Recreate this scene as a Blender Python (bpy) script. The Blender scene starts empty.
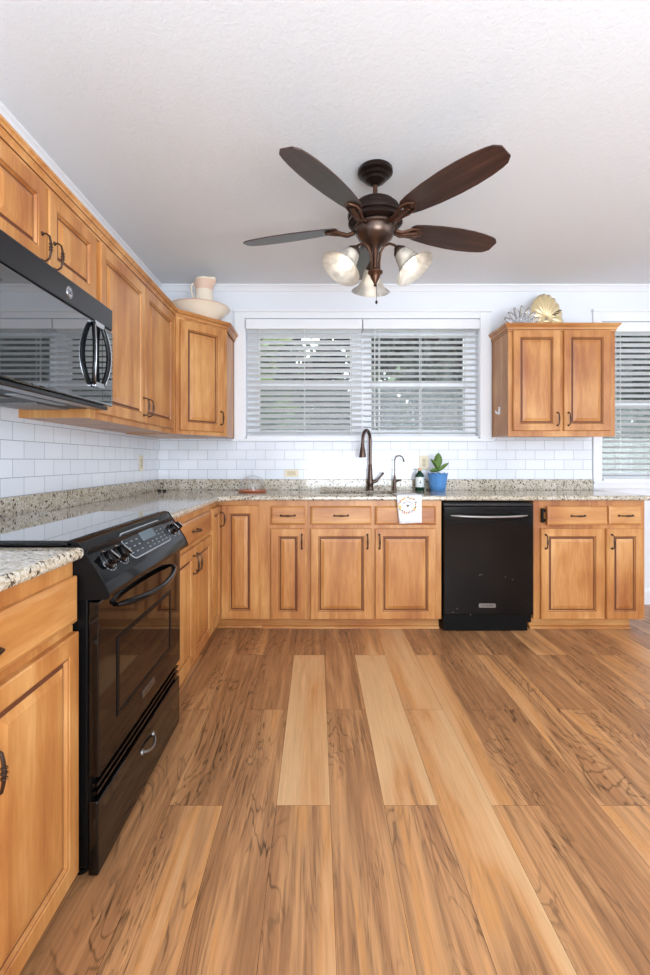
import bpy, bmesh, math, random
from mathutils import Vector, Matrix
random.seed(7)
S = bpy.context.scene
COL = S.collection
PI = math.pi
R = math.radians

# ------------------------------------------------------------------ camera, world, lights, exposure
F = 473.0
H = 1.15
cam = bpy.data.objects.new('camera', bpy.data.cameras.new('camera'))
COL.objects.link(cam)
cam.location = (0, 0, H)
cam.rotation_euler = (PI/2, 0, 0)
cam.data.sensor_fit = 'HORIZONTAL'
cam.data.sensor_width = 36
cam.data.lens = F/650*36
cam.data.shift_x = 8/650
cam.data.shift_y = -27/650
cam.data.clip_start = 0.02
S.camera = cam

world = bpy.data.worlds.new('sky')
S.world = world
world.use_nodes = True
wn = world.node_tree
wn.nodes['Background'].inputs[0].default_value = (0.88, 0.93, 1.0, 1)
wn.nodes['Background'].inputs[1].default_value = 3.0

def area(name, loc, rot, sx, sy, watts, col=(1, 1, 1), spread=PI):
    l = bpy.data.lights.new(name, 'AREA')
    l.shape = 'RECTANGLE'; l.size = sx; l.size_y = sy; l.energy = watts; l.color = col; l.spread = spread
    o = bpy.data.objects.new(name, l); COL.objects.link(o)
    o.location = loc; o.rotation_euler = rot
    return o
# added fill lights, unseen, in front of the solid rear and right walls
area('rear_fill', (1.2, -2.55, 1.45), (R(90), 0, 0), 4.2, 2.0, 48, (0.86, 0.93, 1.0))
area('side_fill', (3.85, 0.2, 1.45), (R(90), 0, R(90)), 3.6, 1.9, 24, (0.86, 0.93, 1.0))
# added upward fill light behind the camera, standing in for a bounced flash
area('ceiling_fill', (0.9, -1.2, 0.9), (R(180-27), 0, 0), 2.2, 1.6, 96, (0.82, 0.92, 1.0))

S.view_settings.view_transform = 'Standard'
S.view_settings.look = 'None'
S.view_settings.gamma = 1
S.view_settings.exposure = 0.66
S.view_settings.use_curve_mapping = False

# ------------------------------------------------------------------ materials
def lin(r, g, b):
    f = lambda c: (c/255/12.92) if c/255 <= 0.04045 else ((c/255+0.055)/1.055)**2.4
    return (f(r), f(g), f(b), 1)

def mat(name, col, rough=0.5, metal=0.0, **kw):
    m = bpy.data.materials.new(name); m.use_nodes = True
    b = m.node_tree.nodes['Principled BSDF']
    b.inputs['Base Color'].default_value = col
    b.inputs['Roughness'].default_value = rough
    b.inputs['Metallic'].default_value = metal
    for k, v in kw.items():
        b.inputs[k.replace('_', ' ')].default_value = v
    return m

class NT:
    def __init__(s, m): s.t = m.node_tree; s.b = s.t.nodes['Principled BSDF']
    def n(s, typ, **kw):
        x = s.t.nodes.new(typ)
        for k, v in kw.items():
            if k in ('inp',):
                for a, b in v.items(): x.inputs[a].default_value = b
            else: setattr(x, k, v)
        return x
    def l(s, a, b): s.t.links.new(a, b)
    def math(s, op, a, b=None, clamp=False):
        x = s.t.nodes.new('ShaderNodeMath'); x.operation = op; x.use_clamp = clamp
        for i, v in enumerate((a, b)):
            if v is None: continue
            if isinstance(v, (int, float)): x.inputs[i].default_value = v
            else: s.l(v, x.inputs[i])
        return x.outputs[0]
    def ramp(s, fac, stops):
        x = s.t.nodes.new('ShaderNodeValToRGB'); e = x.color_ramp.elements
        while len(e) < len(stops): e.new(0.5)
        for i, (p, c) in enumerate(stops): e[i].position = p; e[i].color = c
        s.l(fac, x.inputs[0]); return x.outputs[0]
    def bump(s, h, strength=0.2, dist=0.002):
        x = s.t.nodes.new('ShaderNodeBump'); x.inputs['Strength'].default_value = strength
        x.inputs['Distance'].default_value = dist
        s.l(h, x.inputs['Height']); s.l(x.outputs[0], s.b.inputs['Normal'])

def wood(name, dark, mid, light, axis='z', rough=0.38, scale=1.0):
    m = mat(name, mid, rough); t = NT(m)
    tc = t.n('ShaderNodeTexCoord'); oi = t.n('ShaderNodeObjectInfo')
    off = t.math('MULTIPLY', oi.outputs['Random'], 37.0)
    add = t.n('ShaderNodeVectorMath', operation='ADD')
    t.l(tc.outputs['Object'], add.inputs[0]); t.l(off, add.inputs[1])
    mp = t.n('ShaderNodeMapping')
    sc = {'z': (9, 9, 1.1), 'x': (1.1, 9, 9), 'y': (9, 1.1, 9)}[axis]
    mp.inputs['Scale'].default_value = tuple(c*scale for c in sc)
    t.l(add.outputs[0], mp.inputs[0])
    n1 = t.n('ShaderNodeTexNoise', inp={'Scale': 1.0, 'Detail': 4.0, 'Roughness': 0.55, 'Distortion': 0.6})
    n2 = t.n('ShaderNodeTexNoise', inp={'Scale': 9.0, 'Detail': 3.0, 'Roughness': 0.6})
    n3 = t.n('ShaderNodeTexNoise', inp={'Scale': 3.2, 'Detail': 1.0})
    t.l(mp.outputs[0], n1.inputs['Vector']); t.l(mp.outputs[0], n2.inputs['Vector']); t.l(add.outputs[0], n3.inputs['Vector'])
    f = t.math('ADD', t.math('MULTIPLY', n1.outputs[0], 0.5), t.math('MULTIPLY', n2.outputs[0], 0.18))
    f = t.math('ADD', f, t.math('MULTIPLY', n3.outputs[0], 0.32))
    c = t.ramp(f, [(0.36, dark), (0.5, mid), (0.64, light)])
    t.l(c, t.b.inputs['Base Color'])
    t.b.inputs['Coat Weight'].default_value = 0.15
    t.b.inputs['Coat Roughness'].default_value = 0.25
    return m

M = {}
wd = (lin(158, 94, 46), lin(187, 126, 67), lin(213, 159, 98))
M['wood'] = wood('maple_vertical', *wd)
M['woodx'] = wood('maple_horizontal', *wd, axis='x')
M['woody'] = wood('maple_side', *wd, axis='z')
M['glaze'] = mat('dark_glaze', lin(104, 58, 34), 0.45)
M['white'] = mat('white_paint', lin(236, 238, 242), 0.45)
M['wall'] = mat('wall_paint', lin(232, 235, 241), 0.6)
M['bronze'] = mat('oiled_bronze', lin(92, 76, 68), 0.28, 0.9)
M['bronze_dark'] = mat('dark_bronze', lin(44, 32, 28), 0.35, 0.7)
M['copper'] = mat('worn_copper_bronze', lin(98, 70, 56), 0.36, 0.85)
M['pull'] = mat('pull_bronze', lin(74, 58, 50), 0.35, 0.8)
M['black'] = mat('black_enamel', lin(9, 8, 9), 0.10, Specular_IOR_Level=0.28)
M['panelblack'] = mat('panel_black_enamel', lin(9, 8, 9), 0.08, Specular_IOR_Level=0.16)
M['blackm'] = mat('black_matte', lin(8, 8, 9), 0.4, Specular_IOR_Level=0.15)
M['blackg'] = mat('black_glass', lin(8, 8, 9), 0.03, Coat_Weight=1.0, Coat_Roughness=0.02)
M['oven'] = mat('oven_front_glass', lin(9, 7, 7), 0.05, Coat_Weight=0.0, Specular_IOR_Level=0.42)
M['ovenwin'] = mat('oven_window_glass', lin(7, 6, 6), 0.03, Coat_Weight=0.0, Specular_IOR_Level=0.6)
M['mwglass'] = mat('microwave_glass', lin(26, 30, 34), 0.03, 0.1, Coat_Weight=1.0, Coat_IOR=1.9, Coat_Roughness=0.02, Specular_IOR_Level=1.0)
M['mwtop'] = mat('microwave_shell', lin(24, 25, 28), 0.22)
M['chrome'] = mat('chrome', lin(200, 202, 206), 0.12, 1.0)
M['steel'] = mat('brushed_steel', lin(150, 148, 146), 0.3, 1.0)
M['grey'] = mat('grey_print', lin(150, 155, 160), 0.5)
M['panelgrey'] = mat('panel_grey', lin(40, 44, 48), 0.25, Specular_IOR_Level=0.2)
M['display'] = mat('lcd_display', lin(86, 100, 108), 0.15)
M['cream'] = mat('cream_ceramic', lin(238, 224, 204), 0.25)
M['peach'] = mat('peach_ceramic_wash', lin(224, 190, 168), 0.3)
M['beige'] = mat('almond_plastic', lin(226, 216, 192), 0.4)
M['beiged'] = mat('almond_plastic_inset', lin(206, 192, 158), 0.4)
M['gold'] = mat('brushed_gold', lin(234, 214, 170), 0.34, 0.5)
M['silver'] = mat('crystal_glass', lin(240, 240, 242), 0.12, Transmission_Weight=0.8)
M['blue'] = mat('blue_glaze', lin(84, 140, 200), 0.2)
M['soil'] = mat('soil', lin(50, 36, 26), 0.9)
M['bottle'] = mat('green_bottle', lin(12, 58, 40), 0.1)
M['label'] = mat('label_paper', lin(232, 238, 236), 0.6)
M['wrap'] = mat('cap_wood', lin(214, 170, 130), 0.5)
M['towel'] = mat('towel_cotton', lin(238, 238, 240), 0.9)
M['ink'] = mat('dark_ink', lin(48, 44, 44), 0.7)
M['yellow'] = mat('yellow_thread', lin(240, 200, 90), 0.8)
M['orange'] = mat('coral_thread', lin(214, 130, 96), 0.8)
M['sage'] = mat('sage_thread', lin(130, 132, 110), 0.8)
M['sink'] = mat('sink_composite', lin(60, 56, 52), 0.4)
M['gap'] = mat('gap_dark', lin(20, 14, 10), 0.9)
M['stem'] = mat('plant_stem', lin(80, 90, 50), 0.6)
M['tray'] = mat('copper_wood_tray', lin(190, 112, 76), 0.35)
M['bulb'] = mat('lit_bulb', (1, 1, 1, 1), 0.3)
M['bulb'].node_tree.nodes['Principled BSDF'].inputs['Emission Color'].default_value = (1, 0.95, 0.88, 1)
M['bulb'].node_tree.nodes['Principled BSDF'].inputs['Emission Strength'].default_value = 2.2
M['blind'] = mat('blind_white', lin(246, 247, 248), 0.45)
nt = M['blind'].node_tree; pb_ = nt.nodes['Principled BSDF']; tl_ = nt.nodes.new('ShaderNodeBsdfTranslucent'); tl_.inputs[0].default_value = lin(240, 243, 246)
mxs = nt.nodes.new('ShaderNodeMixShader'); mxs.inputs[0].default_value = 0.28
nt.links.new(pb_.outputs[0], mxs.inputs[1]); nt.links.new(tl_.outputs[0], mxs.inputs[2]); nt.links.new(mxs.outputs[0], nt.nodes['Material Output'].inputs[0])
M['cord'] = mat('blind_cord', lin(225, 227, 228), 0.7)

# frosted swirl glass of the lamp shades
m = mat('frosted_glass', lin(238, 230, 220), 0.35, Transmission_Weight=0.5); t = NT(m)
tc = t.n('ShaderNodeTexCoord'); no = t.n('ShaderNodeTexNoise', inp={'Scale': 14.0, 'Detail': 3.0, 'Distortion': 1.5})
t.l(tc.outputs['Object'], no.inputs['Vector'])
t.l(t.ramp(no.outputs[0], [(0.35, lin(184, 179, 170)), (0.65, lin(222, 216, 206))]), t.b.inputs['Base Color'])
M['frost'] = m

# fan blade: brown walnut grain
m = mat('blade_walnut', lin(70, 46, 38), 0.33); t = NT(m)
tc = t.n('ShaderNodeTexCoord'); mp = t.n('ShaderNodeMapping'); mp.inputs['Scale'].default_value = (2.5, 38, 38)
t.l(tc.outputs['Object'], mp.inputs[0])
no = t.n('ShaderNodeTexNoise', inp={'Scale': 1.0, 'Detail': 4.0, 'Distortion': 0.4}); t.l(mp.outputs[0], no.inputs['Vector'])
t.l(t.ramp(no.outputs[0], [(0.3, lin(42, 27, 23)), (0.55, lin(66, 43, 36)), (0.75, lin(86, 58, 47))]), t.b.inputs['Base Color'])
M['blade'] = m

# granite
m = mat('granite', lin(190, 175, 150), 0.08); t = NT(m)
tc = t.n('ShaderNodeTexCoord')
v1 = t.n('ShaderNodeTexVoronoi', inp={'Scale': 190.0}); v2 = t.n('ShaderNodeTexVoronoi', inp={'Scale': 105.0}); n1 = t.n('ShaderNodeTexNoise', inp={'Scale': 22.0, 'Detail': 5.0, 'Roughness': 0.75})
n2 = t.n('ShaderNodeTexNoise', inp={'Scale': 80.0, 'Detail': 3.0, 'Roughness': 0.7})
for x in (v1, v2, n1, n2): t.l(tc.outputs['Object'], x.inputs['Vector'])
sep = t.n('ShaderNodeSeparateColor'); t.l(v1.outputs['Color'], sep.inputs[0])
sep2 = t.n('ShaderNodeSeparateColor'); t.l(v2.outputs['Color'], sep2.inputs[0])
f = t.math('ADD', t.math('MULTIPLY', sep.outputs[0], 0.45), t.math('MULTIPLY', n1.outputs[0], 0.75))
base = t.ramp(f, [(0.22, lin(112, 98, 84)), (0.42, lin(162, 148, 126)), (0.6, lin(190, 179, 158)), (0.85, lin(214, 208, 198))])
dk = t.math('GREATER_THAN', t.math('ADD', t.math('MULTIPLY', sep2.outputs[1], 0.6), t.math('MULTIPLY', n2.outputs[0], 0.6)), 0.84)
mx = t.n('ShaderNodeMix', data_type='RGBA'); t.l(dk, mx.inputs[0]); t.l(base, mx.inputs[6]); mx.inputs[7].default_value = lin(78, 66, 56)
t.l(mx.outputs[2], t.b.inputs['Base Color'])
M['granite'] = m

# subway tile (object coordinates are swapped per wall)
def tile(name, side):
    m = mat(name, lin(236, 240, 246), 0.1); t = NT(m)
    tc = t.n('ShaderNodeTexCoord'); sp = t.n('ShaderNodeSeparateXYZ'); cb = t.n('ShaderNodeCombineXYZ')
    t.l(tc.outputs['Object'], sp.inputs[0])
    t.l(sp.outputs['Y' if side else 'X'], cb.inputs[0]); t.l(sp.outputs['Z'], cb.inputs[1])
    mp = t.n('ShaderNodeMapping'); mp.inputs['Location'].default_value = ((0.035 if side else 0.028), -1.0+0.078*20, 0)
    t.l(cb.outputs[0], mp.inputs[0])
    br = t.n('ShaderNodeTexBrick', offset=0.5)
    for k, v in {'Scale': 1.0, 'Mortar Size': 0.0012, 'Mortar Smooth': 0.1, 'Brick Width': 0.154, 'Row Height': 0.078,
                 'Color1': lin(230, 234, 241), 'Color2': lin(222, 227, 235), 'Mortar': lin(146, 152, 160)}.items():
        br.inputs[k].default_value = v
    t.l(mp.outputs[0], br.inputs['Vector'])
    t.l(br.outputs['Color'], t.b.inputs['Base Color'])
    inv = t.math('SUBTRACT', 1.0, br.outputs['Fac']); t.bump(inv, 0.5, 0.002)
    return m
M['tile_back'] = tile('subway_tile_back', False)
M['tile_side'] = tile('subway_tile_side', True)

# textured ceiling
m = mat('ceiling_paint', lin(228, 230, 233), 0.8); t = NT(m)
tc = t.n('ShaderNodeTexCoord'); no = t.n('ShaderNodeTexNoise', inp={'Scale': 42.0, 'Detail': 4.0, 'Roughness': 0.6, 'Distortion': 0.8})
t.l(tc.outputs['Object'], no.inputs['Vector']); t.bump(no.outputs[0], 0.16, 0.012)
M['ceiling'] = m

# floor planks: tone and seed come from a per-plank attribute
m = mat('plank_floor', lin(180, 120, 75), 0.36); t = NT(m)
uv = t.n('ShaderNodeUVMap'); at = t.n('ShaderNodeVertexColor', layer_name='plank')
sp = t.n('ShaderNodeSeparateColor'); t.l(at.outputs[0], sp.inputs[0])
cb = t.n('ShaderNodeCombineXYZ'); t.l(t.math('MULTIPLY', sp.outputs[1], 60.0), cb.inputs[0]); t.l(t.math('MULTIPLY', sp.outputs[1], 91.0), cb.inputs[1]); t.l(t.math('MULTIPLY', sp.outputs[1], 23.0), cb.inputs[2])
add = t.n('ShaderNodeVectorMath', operation='ADD'); t.l(uv.outputs[0], add.inputs[0]); t.l(cb.outputs[0], add.inputs[1])
def nz(sx, sy, detail, rough, dist):
    mp = t.n('ShaderNodeMapping'); mp.inputs['Scale'].default_value = (sx, sy, 1)
    t.l(add.outputs[0], mp.inputs[0])
    n = t.n('ShaderNodeTexNoise', inp={'Scale': 1.0, 'Detail': detail, 'Roughness': rough, 'Distortion': dist})
    t.l(mp.outputs[0], n.inputs['Vector']); return n.outputs[0]
broad = nz(7.5, 0.75, 2, 0.55, 0.9)
med = nz(34, 1.3, 4, 0.62, 1.4)
fine = nz(170, 4.5, 4, 0.65, 0.3)
fig = nz(4.6, 0.85, 4, 0.55, 1.5)
dash = nz(75, 6.0, 3, 0.6, 0.8)
mask = nz(5.5, 2.4, 2, 0.5, 0.6)
f = t.math('ADD', t.math('MULTIPLY', sp.outputs[0], 0.95), t.math('MULTIPLY', t.math('SUBTRACT', broad, 0.5), 2.1))
f = t.math('ADD', f, t.math('MULTIPLY', t.math('SUBTRACT', med, 0.5), 0.30))
dark = t.math('SUBTRACT', 1.0, t.math('MULTIPLY', t.math('SUBTRACT', f, 0.22), 2.4, clamp=True), clamp=True)
wav = t.math('ADD', t.math('MULTIPLY', t.math('SINE', t.math('MULTIPLY', fig, 105.0)), 0.5), 0.5)
wav = t.math('POWER', wav, 7.0)
lines = t.math('MULTIPLY', wav, t.math('MULTIPLY', t.math('SUBTRACT', mask, 0.38, clamp=True), 5.0, clamp=True))
ds = t.math('MULTIPLY', t.math('SUBTRACT', dash, 0.56, clamp=True), 5.0, clamp=True)
ds = t.math('MULTIPLY', ds, t.math('MULTIPLY', t.math('SUBTRACT', mask, 0.40, clamp=True), 4.0, clamp=True))
lines = t.math('MULTIPLY', t.math('ADD', t.math('MULTIPLY', lines, 0.52), t.math('MULTIPLY', ds, 0.42)), t.math('ADD', t.math('MULTIPLY', dark, 0.92), 0.08))
c = t.ramp(f, [(0.08, lin(164, 116, 76)), (0.36, lin(190, 140, 94)), (0.50, lin(200, 142, 86)), (0.62, lin(206, 154, 104)), (0.95, lin(216, 172, 124))])
val = t.math('ADD', 1.0, t.math('MULTIPLY', t.math('SUBTRACT', med, 0.5), t.math('ADD', t.math('MULTIPLY', dark, 1.3), 0.25)))
val = t.math('ADD', val, t.math('MULTIPLY', t.math('SUBTRACT', fine, 0.5), 0.42))
val = t.math('SUBTRACT', val, lines)
sv = t.n('ShaderNodeVectorMath', operation='SCALE'); t.l(c, sv.inputs[0]); t.l(val, sv.inputs['Scale'])
t.l(sv.outputs[0], t.b.inputs['Base Color']); t.bump(fine, 0.06, 0.001)
M['floor'] = m

# window glass and insect screen
def thin(name, tint, mix, gl=(1, 1, 1, 1), kind='ShaderNodeBsdfGlossy'):
    m = bpy.data.materials.new(name); m.use_nodes = True; nt = m.node_tree
    nt.nodes.remove(nt.nodes['Principled BSDF'])
    o = nt.nodes['Material Output']; tr = nt.nodes.new('ShaderNodeBsdfTransparent'); tr.inputs[0].default_value = tint
    g = nt.nodes.new(kind); g.inputs[0].default_value = gl
    if kind.endswith('Glossy'): g.inputs['Roughness'].default_value = 0.02
    x = nt.nodes.new('ShaderNodeMixShader'); x.inputs[0].default_value = mix
    if kind.endswith('Glossy'):
        fr = nt.nodes.new('ShaderNodeFresnel'); fr.inputs[0].default_value = 1.4; nt.links.new(fr.outputs[0], x.inputs[0])
    nt.links.new(tr.outputs[0], x.inputs[1]); nt.links.new(g.outputs[0], x.inputs[2]); nt.links.new(x.outputs[0], o.inputs[0])
    return m
M['glass'] = thin('window_glass', (0.94, 0.95, 0.95, 1), 0.1)
M['clear'] = thin('clear_glass', (0.95, 0.96, 0.97, 1), 0.1)
nt = M['clear'].node_tree; mxn = [n for n in nt.nodes if n.type == 'MIX_SHADER'][0]
lw = nt.nodes.new('ShaderNodeLayerWeight'); lw.inputs[0].default_value = 0.35; pw = nt.nodes.new('ShaderNodeMath'); pw.operation = 'MULTIPLY_ADD'; pw.inputs[1].default_value = 0.35; pw.inputs[2].default_value = 0.03
nt.links.new(lw.outputs['Facing'], pw.inputs[0]); nt.links.new(pw.outputs[0], mxn.inputs[0])
M['screen'] = thin('insect_screen', (0.96, 0.96, 0.96, 1), 0.30, lin(210, 213, 214), 'ShaderNodeBsdfDiffuse')

def leafmat(name, a, b):
    m = mat(name, a, 0.6); t = NT(m)
    tc = t.n('ShaderNodeTexCoord'); no = t.n('ShaderNodeTexNoise', inp={'Scale': 2.5, 'Detail': 3.0}); t.l(tc.outputs['Object'], no.inputs['Vector'])
    t.l(t.ramp(no.outputs[0], [(0.35, a), (0.65, b)]), t.b.inputs['Base Color']); return m
M['leaf_dark'] = leafmat('foliage_dark', lin(22, 27, 26), lin(52, 62, 56))
M['leaf_mid'] = leafmat('foliage_mid', lin(50, 76, 44), lin(120, 140, 70))
M['leaf_hedge'] = leafmat('foliage_hedge', lin(48, 62, 50), lin(110, 128, 96))
M['leaf_plant'] = leafmat('fig_leaf', lin(60, 100, 44), lin(128, 158, 78))
M['bark'] = mat('bark', lin(70, 62, 56), 0.9)
m = mat('lawn', lin(140, 150, 120), 0.9); t = NT(m)
tc = t.n('ShaderNodeTexCoord'); no = t.n('ShaderNodeTexNoise', inp={'Scale': 1.4, 'Detail': 5.0}); t.l(tc.outputs['Object'], no.inputs['Vector'])
t.l(t.ramp(no.outputs[0], [(0.3, lin(128, 142, 112)), (0.7, lin(196, 202, 176))]), t.b.inputs['Base Color'])
M['lawn'] = m
M['fence'] = mat('pale_fence', lin(176, 182, 178), 0.8)

# ------------------------------------------------------------------ mesh helpers
class MB:
    def __init__(s): s.v = []; s.f = []; s.m = []; s.sm = []
    def add(s, vs, fs, mi=0, smooth=False, M4=None):
        o = len(s.v)
        for p in vs:
            p = Vector(p)
            if M4 is not None: p = M4 @ p
            s.v.append(p[:])
        for f in fs: s.f.append([i+o for i in f]); s.m.append(mi); s.sm.append(smooth)
        return s
    def box(s, x0, x1, y0, y1, z0, z1, mi=0, M4=None):
        vs = [(x, y, z) for z in (z0, z1) for y in (y0, y1) for x in (x0, x1)]
        return s.add(vs, [(0, 2, 3, 1), (4, 5, 7, 6), (0, 1, 5, 4), (2, 6, 7, 3), (0, 4, 6, 2), (1, 3, 7, 5)], mi, M4=M4)
    def lathe(s, prof, n=32, mi=0, M4=None, closed=False, fn=None, smooth=True):
        vs = []; fs = []
        for r, z in prof:
            for k in range(n):
                a = 2*PI*k/n
                rr, zz = (r, z) if fn is None else fn(r, z, a)
                vs.append((rr*math.cos(a), rr*math.sin(a), zz))
        for i in range(len(prof)-1):
            for k in range(n):
                k2 = (k+1) % n
                fs.append((i*n+k, i*n+k2, (i+1)*n+k2, (i+1)*n+k))
        return s.add(vs, fs, mi, smooth, M4)
    def tube(s, pts, rad, n=10, mi=0, M4=None, cap=True, flat=1.0):
        pts = [Vector(p) for p in pts]
        if isinstance(rad, (int, float)): rad = [rad]*len(pts)
        vs = []; fs = []; up = Vector((0, 0, 1)); prev = None
        for i, p in enumerate(pts):
            d = (pts[min(i+1, len(pts)-1)]-pts[max(i-1, 0)]).normalized()
            if prev is None:
                a = d.cross(up)
                if a.length < 1e-3: a = d.cross(Vector((1, 0, 0)))
            else: a = prev - d*prev.dot(d)
            a.normalize(); prev = a; b = d.cross(a)
            for k in range(n):
                t = 2*PI*k/n
                vs.append(p+(a*math.cos(t)+b*math.sin(t)*flat)*rad[i])
        for i in range(len(pts)-1):
            for k in range(n):
                k2 = (k+1) % n
                fs.append((i*n+k, (i+1)*n+k, (i+1)*n+k2, i*n+k2))
        if cap:
            fs.append(tuple(range(n))); fs.append(tuple(reversed(range((len(pts)-1)*n, len(pts)*n))))
        return s.add(vs, fs, mi, True, M4)
    def rings(s, rs, mis=None, cap0=True, cap1=True, closed=True):
        """list of equally long vertex rings joined by quads"""
        n = len(rs[0]); vs = [p for r in rs for p in r]
        o = len(s.v); s.add(vs, [])
        for i in range(len(rs)-1):
            mi = mis[i] if mis else 0
            for k in range(n if closed else n-1):
                k2 = (k+1) % n
                s.f.append([o+i*n+k, o+i*n+k2, o+(i+1)*n+k2, o+(i+1)*n+k]); s.m.append(mi); s.sm.append(False)
        if cap0: s.f.append([o+k for k in reversed(range(n))]); s.m.append(0); s.sm.append(False)
        if cap1: s.f.append([o+(len(rs)-1)*n+k for k in range(n)]); s.m.append(mis[-1] if mis and len(mis) >= len(rs) else 0); s.sm.append(False)
        return s
    def build(s, name, mats, parent=None, loc=(0, 0, 0), rot=(0, 0, 0), bevel=0, seg=2, fixn=True, angle=35):
        me = bpy.data.meshes.new(name)
        me.from_pydata(s.v, [], s.f)
        if not isinstance(mats, (list, tuple)): mats = [mats]
        for x in mats: me.materials.append(M[x] if isinstance(x, str) else x)
        me.polygons.foreach_set('material_index', s.m)
        me.polygons.foreach_set('use_smooth', s.sm)
        if fixn:
            bm = bmesh.new(); bm.from_mesh(me); bmesh.ops.recalc_face_normals(bm, faces=bm.faces); bm.to_mesh(me); bm.free()
        me.update()
        if any(s.sm): me.set_sharp_from_angle(angle=R(38))
        o = bpy.data.objects.new(name, me); COL.objects.link(o)
        o.location = loc; o.rotation_euler = rot
        if parent: o.parent = parent
        if bevel:
            b = o.modifiers.new('bevel', 'BEVEL'); b.width = bevel; b.segments = seg; b.limit_method = 'ANGLE'; b.angle_limit = R(angle)
        return o

def tag(o, label=None, cat=None, group=None, kind=None):
    if label: o['label'] = label
    if cat: o['category'] = cat
    if group: o['group'] = group
    if kind: o['kind'] = kind
    return o
def empty(name, label, cat, loc=(0, 0, 0), rz=0, group=None):
    o = bpy.data.objects.new(name, None); COL.objects.link(o)
    o.location = loc; o.rotation_euler = (0, 0, rz); o.empty_display_size = 0.05
    return tag(o, label, cat, group)
def struct(name, mb, m, **kw):
    o = mb.build(name, m, **kw); o['kind'] = 'structure'; return o
def text_into(mb, body, size, M4, mi=0, depth=0.0):
    cu = bpy.data.curves.new('lettering', 'FONT'); cu.body = body; cu.size = size; cu.align_x = 'CENTER'; cu.align_y = 'CENTER'; cu.extrude = depth
    cu.resolution_u = 3
    ob = bpy.data.objects.new('lettering', cu)
    me = bpy.data.meshes.new_from_object(ob)
    mb.add([v.co[:] for v in me.vertices], [tuple(p.vertices) for p in me.polygons], mi, M4=M4)
    bpy.data.objects.remove(ob); bpy.data.curves.remove(cu); bpy.data.meshes.remove(me)
def T(x, y, z): return Matrix.Translation((x, y, z))
def RX(a): return Matrix.Rotation(R(a), 4, 'X')
def RY(a): return Matrix.Rotation(R(a), 4, 'Y')
def RZ(a): return Matrix.Rotation(R(a), 4, 'Z')
def arc(cx, cz, r, a0, a1, n, y=0):
    return [(cx+r*math.cos(R(a0+(a1-a0)*i/n)), y, cz+r*math.sin(R(a0+(a1-a0)*i/n))) for i in range(n+1)]

# ------------------------------------------------------------------ the room
XL, XR, YB, YR, ZC = -1.274, 3.9, 3.79, -2.6, 2.55
W1 = (-0.575, 1.302, 1.32, 2.285)      # double kitchen window opening
W3 = (2.275, 3.25, 0.985, 2.26)        # right window opening
TH = 0.15

fl = MB(); fl.box(XL-0.1, XR+0.1, YR-0.1, YB+TH, -0.08, -0.0015, 1)
bm = bmesh.new()
uvl = bm.loops.layers.uv.new('UVMap'); cl = bm.loops.layers.color.new('plank')
PW, PL = 0.1794, 1.22
special = {(-1, 1): (0.88, 0.84), (1, 1): (0.86, 0.80), (-1, 0): (0.22, 0.62), (1, 0): (0.60, 0.25), (0, 1): (0.16, 0.34), (0, 0): (0.32, 0.42),
           (0, 2): (0.2, 0.5), (2, 1): (0.66, 0.86), (2, 0): (0.5, 0.80), (2, 2): (0.72, 0.55), (3, 1): (0.68, 0.12), (3, 0): (0.62, 0.28), (4, 1): (0.12, 0.22),
           (4, 2): (0.20, 0.30), (4, 0): (0.25, 0.3), (5, 1): (0.62, 0.30), (5, 2): (0.2, 0.25), (6, 1): (0.28, 0.2), (6, 2): (0.55, 0.62), (7, 1): (0.26, 0.3), (7, 2): (0.72, 0.8),
           (-2, 1): (0.18, 0.32), (-2, 0): (0.30, 0.25), (-3, 1): (0.3, 0.22), (-3, 0): (0.2, 0.55), (-2, 2): (0.62, 0.4), (-3, 2): (0.3, 0.55), (-1, 2): (0.2, 0.3), (1, 2): (0.25, 0.7),
           (-4, 1): (0.25, 0.4), (8, 1): (0.3, 0.5), (8, 2): (0.7, 0.4), (3, 2): (0.22, 0.35), (9, 2): (0.3, 0.3), (-4, 2): (0.6, 0.35)}
for c in range(-8, 22):
    x0 = 0.044+PW*c; x1 = x0+PW
    off = 0.357 if c % 2 else 0.965
    for j in range(-4, 4):
        y0 = off+PL*j; y1 = y0+PL
        a, b = max(x0, XL), min(x1, XR); p, q = max(y0, YR), min(y1, YB)
        if b-a < 0.004 or q-p < 0.01: continue
        e = 0.0004
        vs = [bm.verts.new(v) for v in ((a+e, p+e, 0), (b-e, p+e, 0), (b-e, q-e, 0), (a+e, q-e, 0))]
        fc = bm.faces.new(vs)
        tl, tr = special.get((c, j), (random.uniform(0.15, 0.75), random.uniform(0.15, 0.75)))
        tl, tr = [v+0.10*max(0, min(1, (v-0.4)*5)) for v in (tl, tr)]
        sd = random.random()
        for l, (u, v, tn) in zip(fc.loops, ((a-x0, p-y0, tl), (b-x0, p-y0, tr), (b-x0, q-y0, tr), (a-x0, q-y0, tl))):
            l[uvl].uv = (u, v); l[cl] = (tn, sd, 0, 1)
fo = fl.v, fl.f
base_v = [bm.verts.new(v) for v in fl.v]
for f_ in fl.f:
    ff = bm.faces.new([base_v[i] for i in f_]); ff.material_index = 1
me = bpy.data.meshes.new('floor'); bm.to_mesh(me); bm.free()
me.materials.append(M['floor']); me.materials.append(M['gap'])
floor = bpy.data.objects.new('floor', me); COL.objects.link(floor); floor['kind'] = 'structure'

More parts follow.
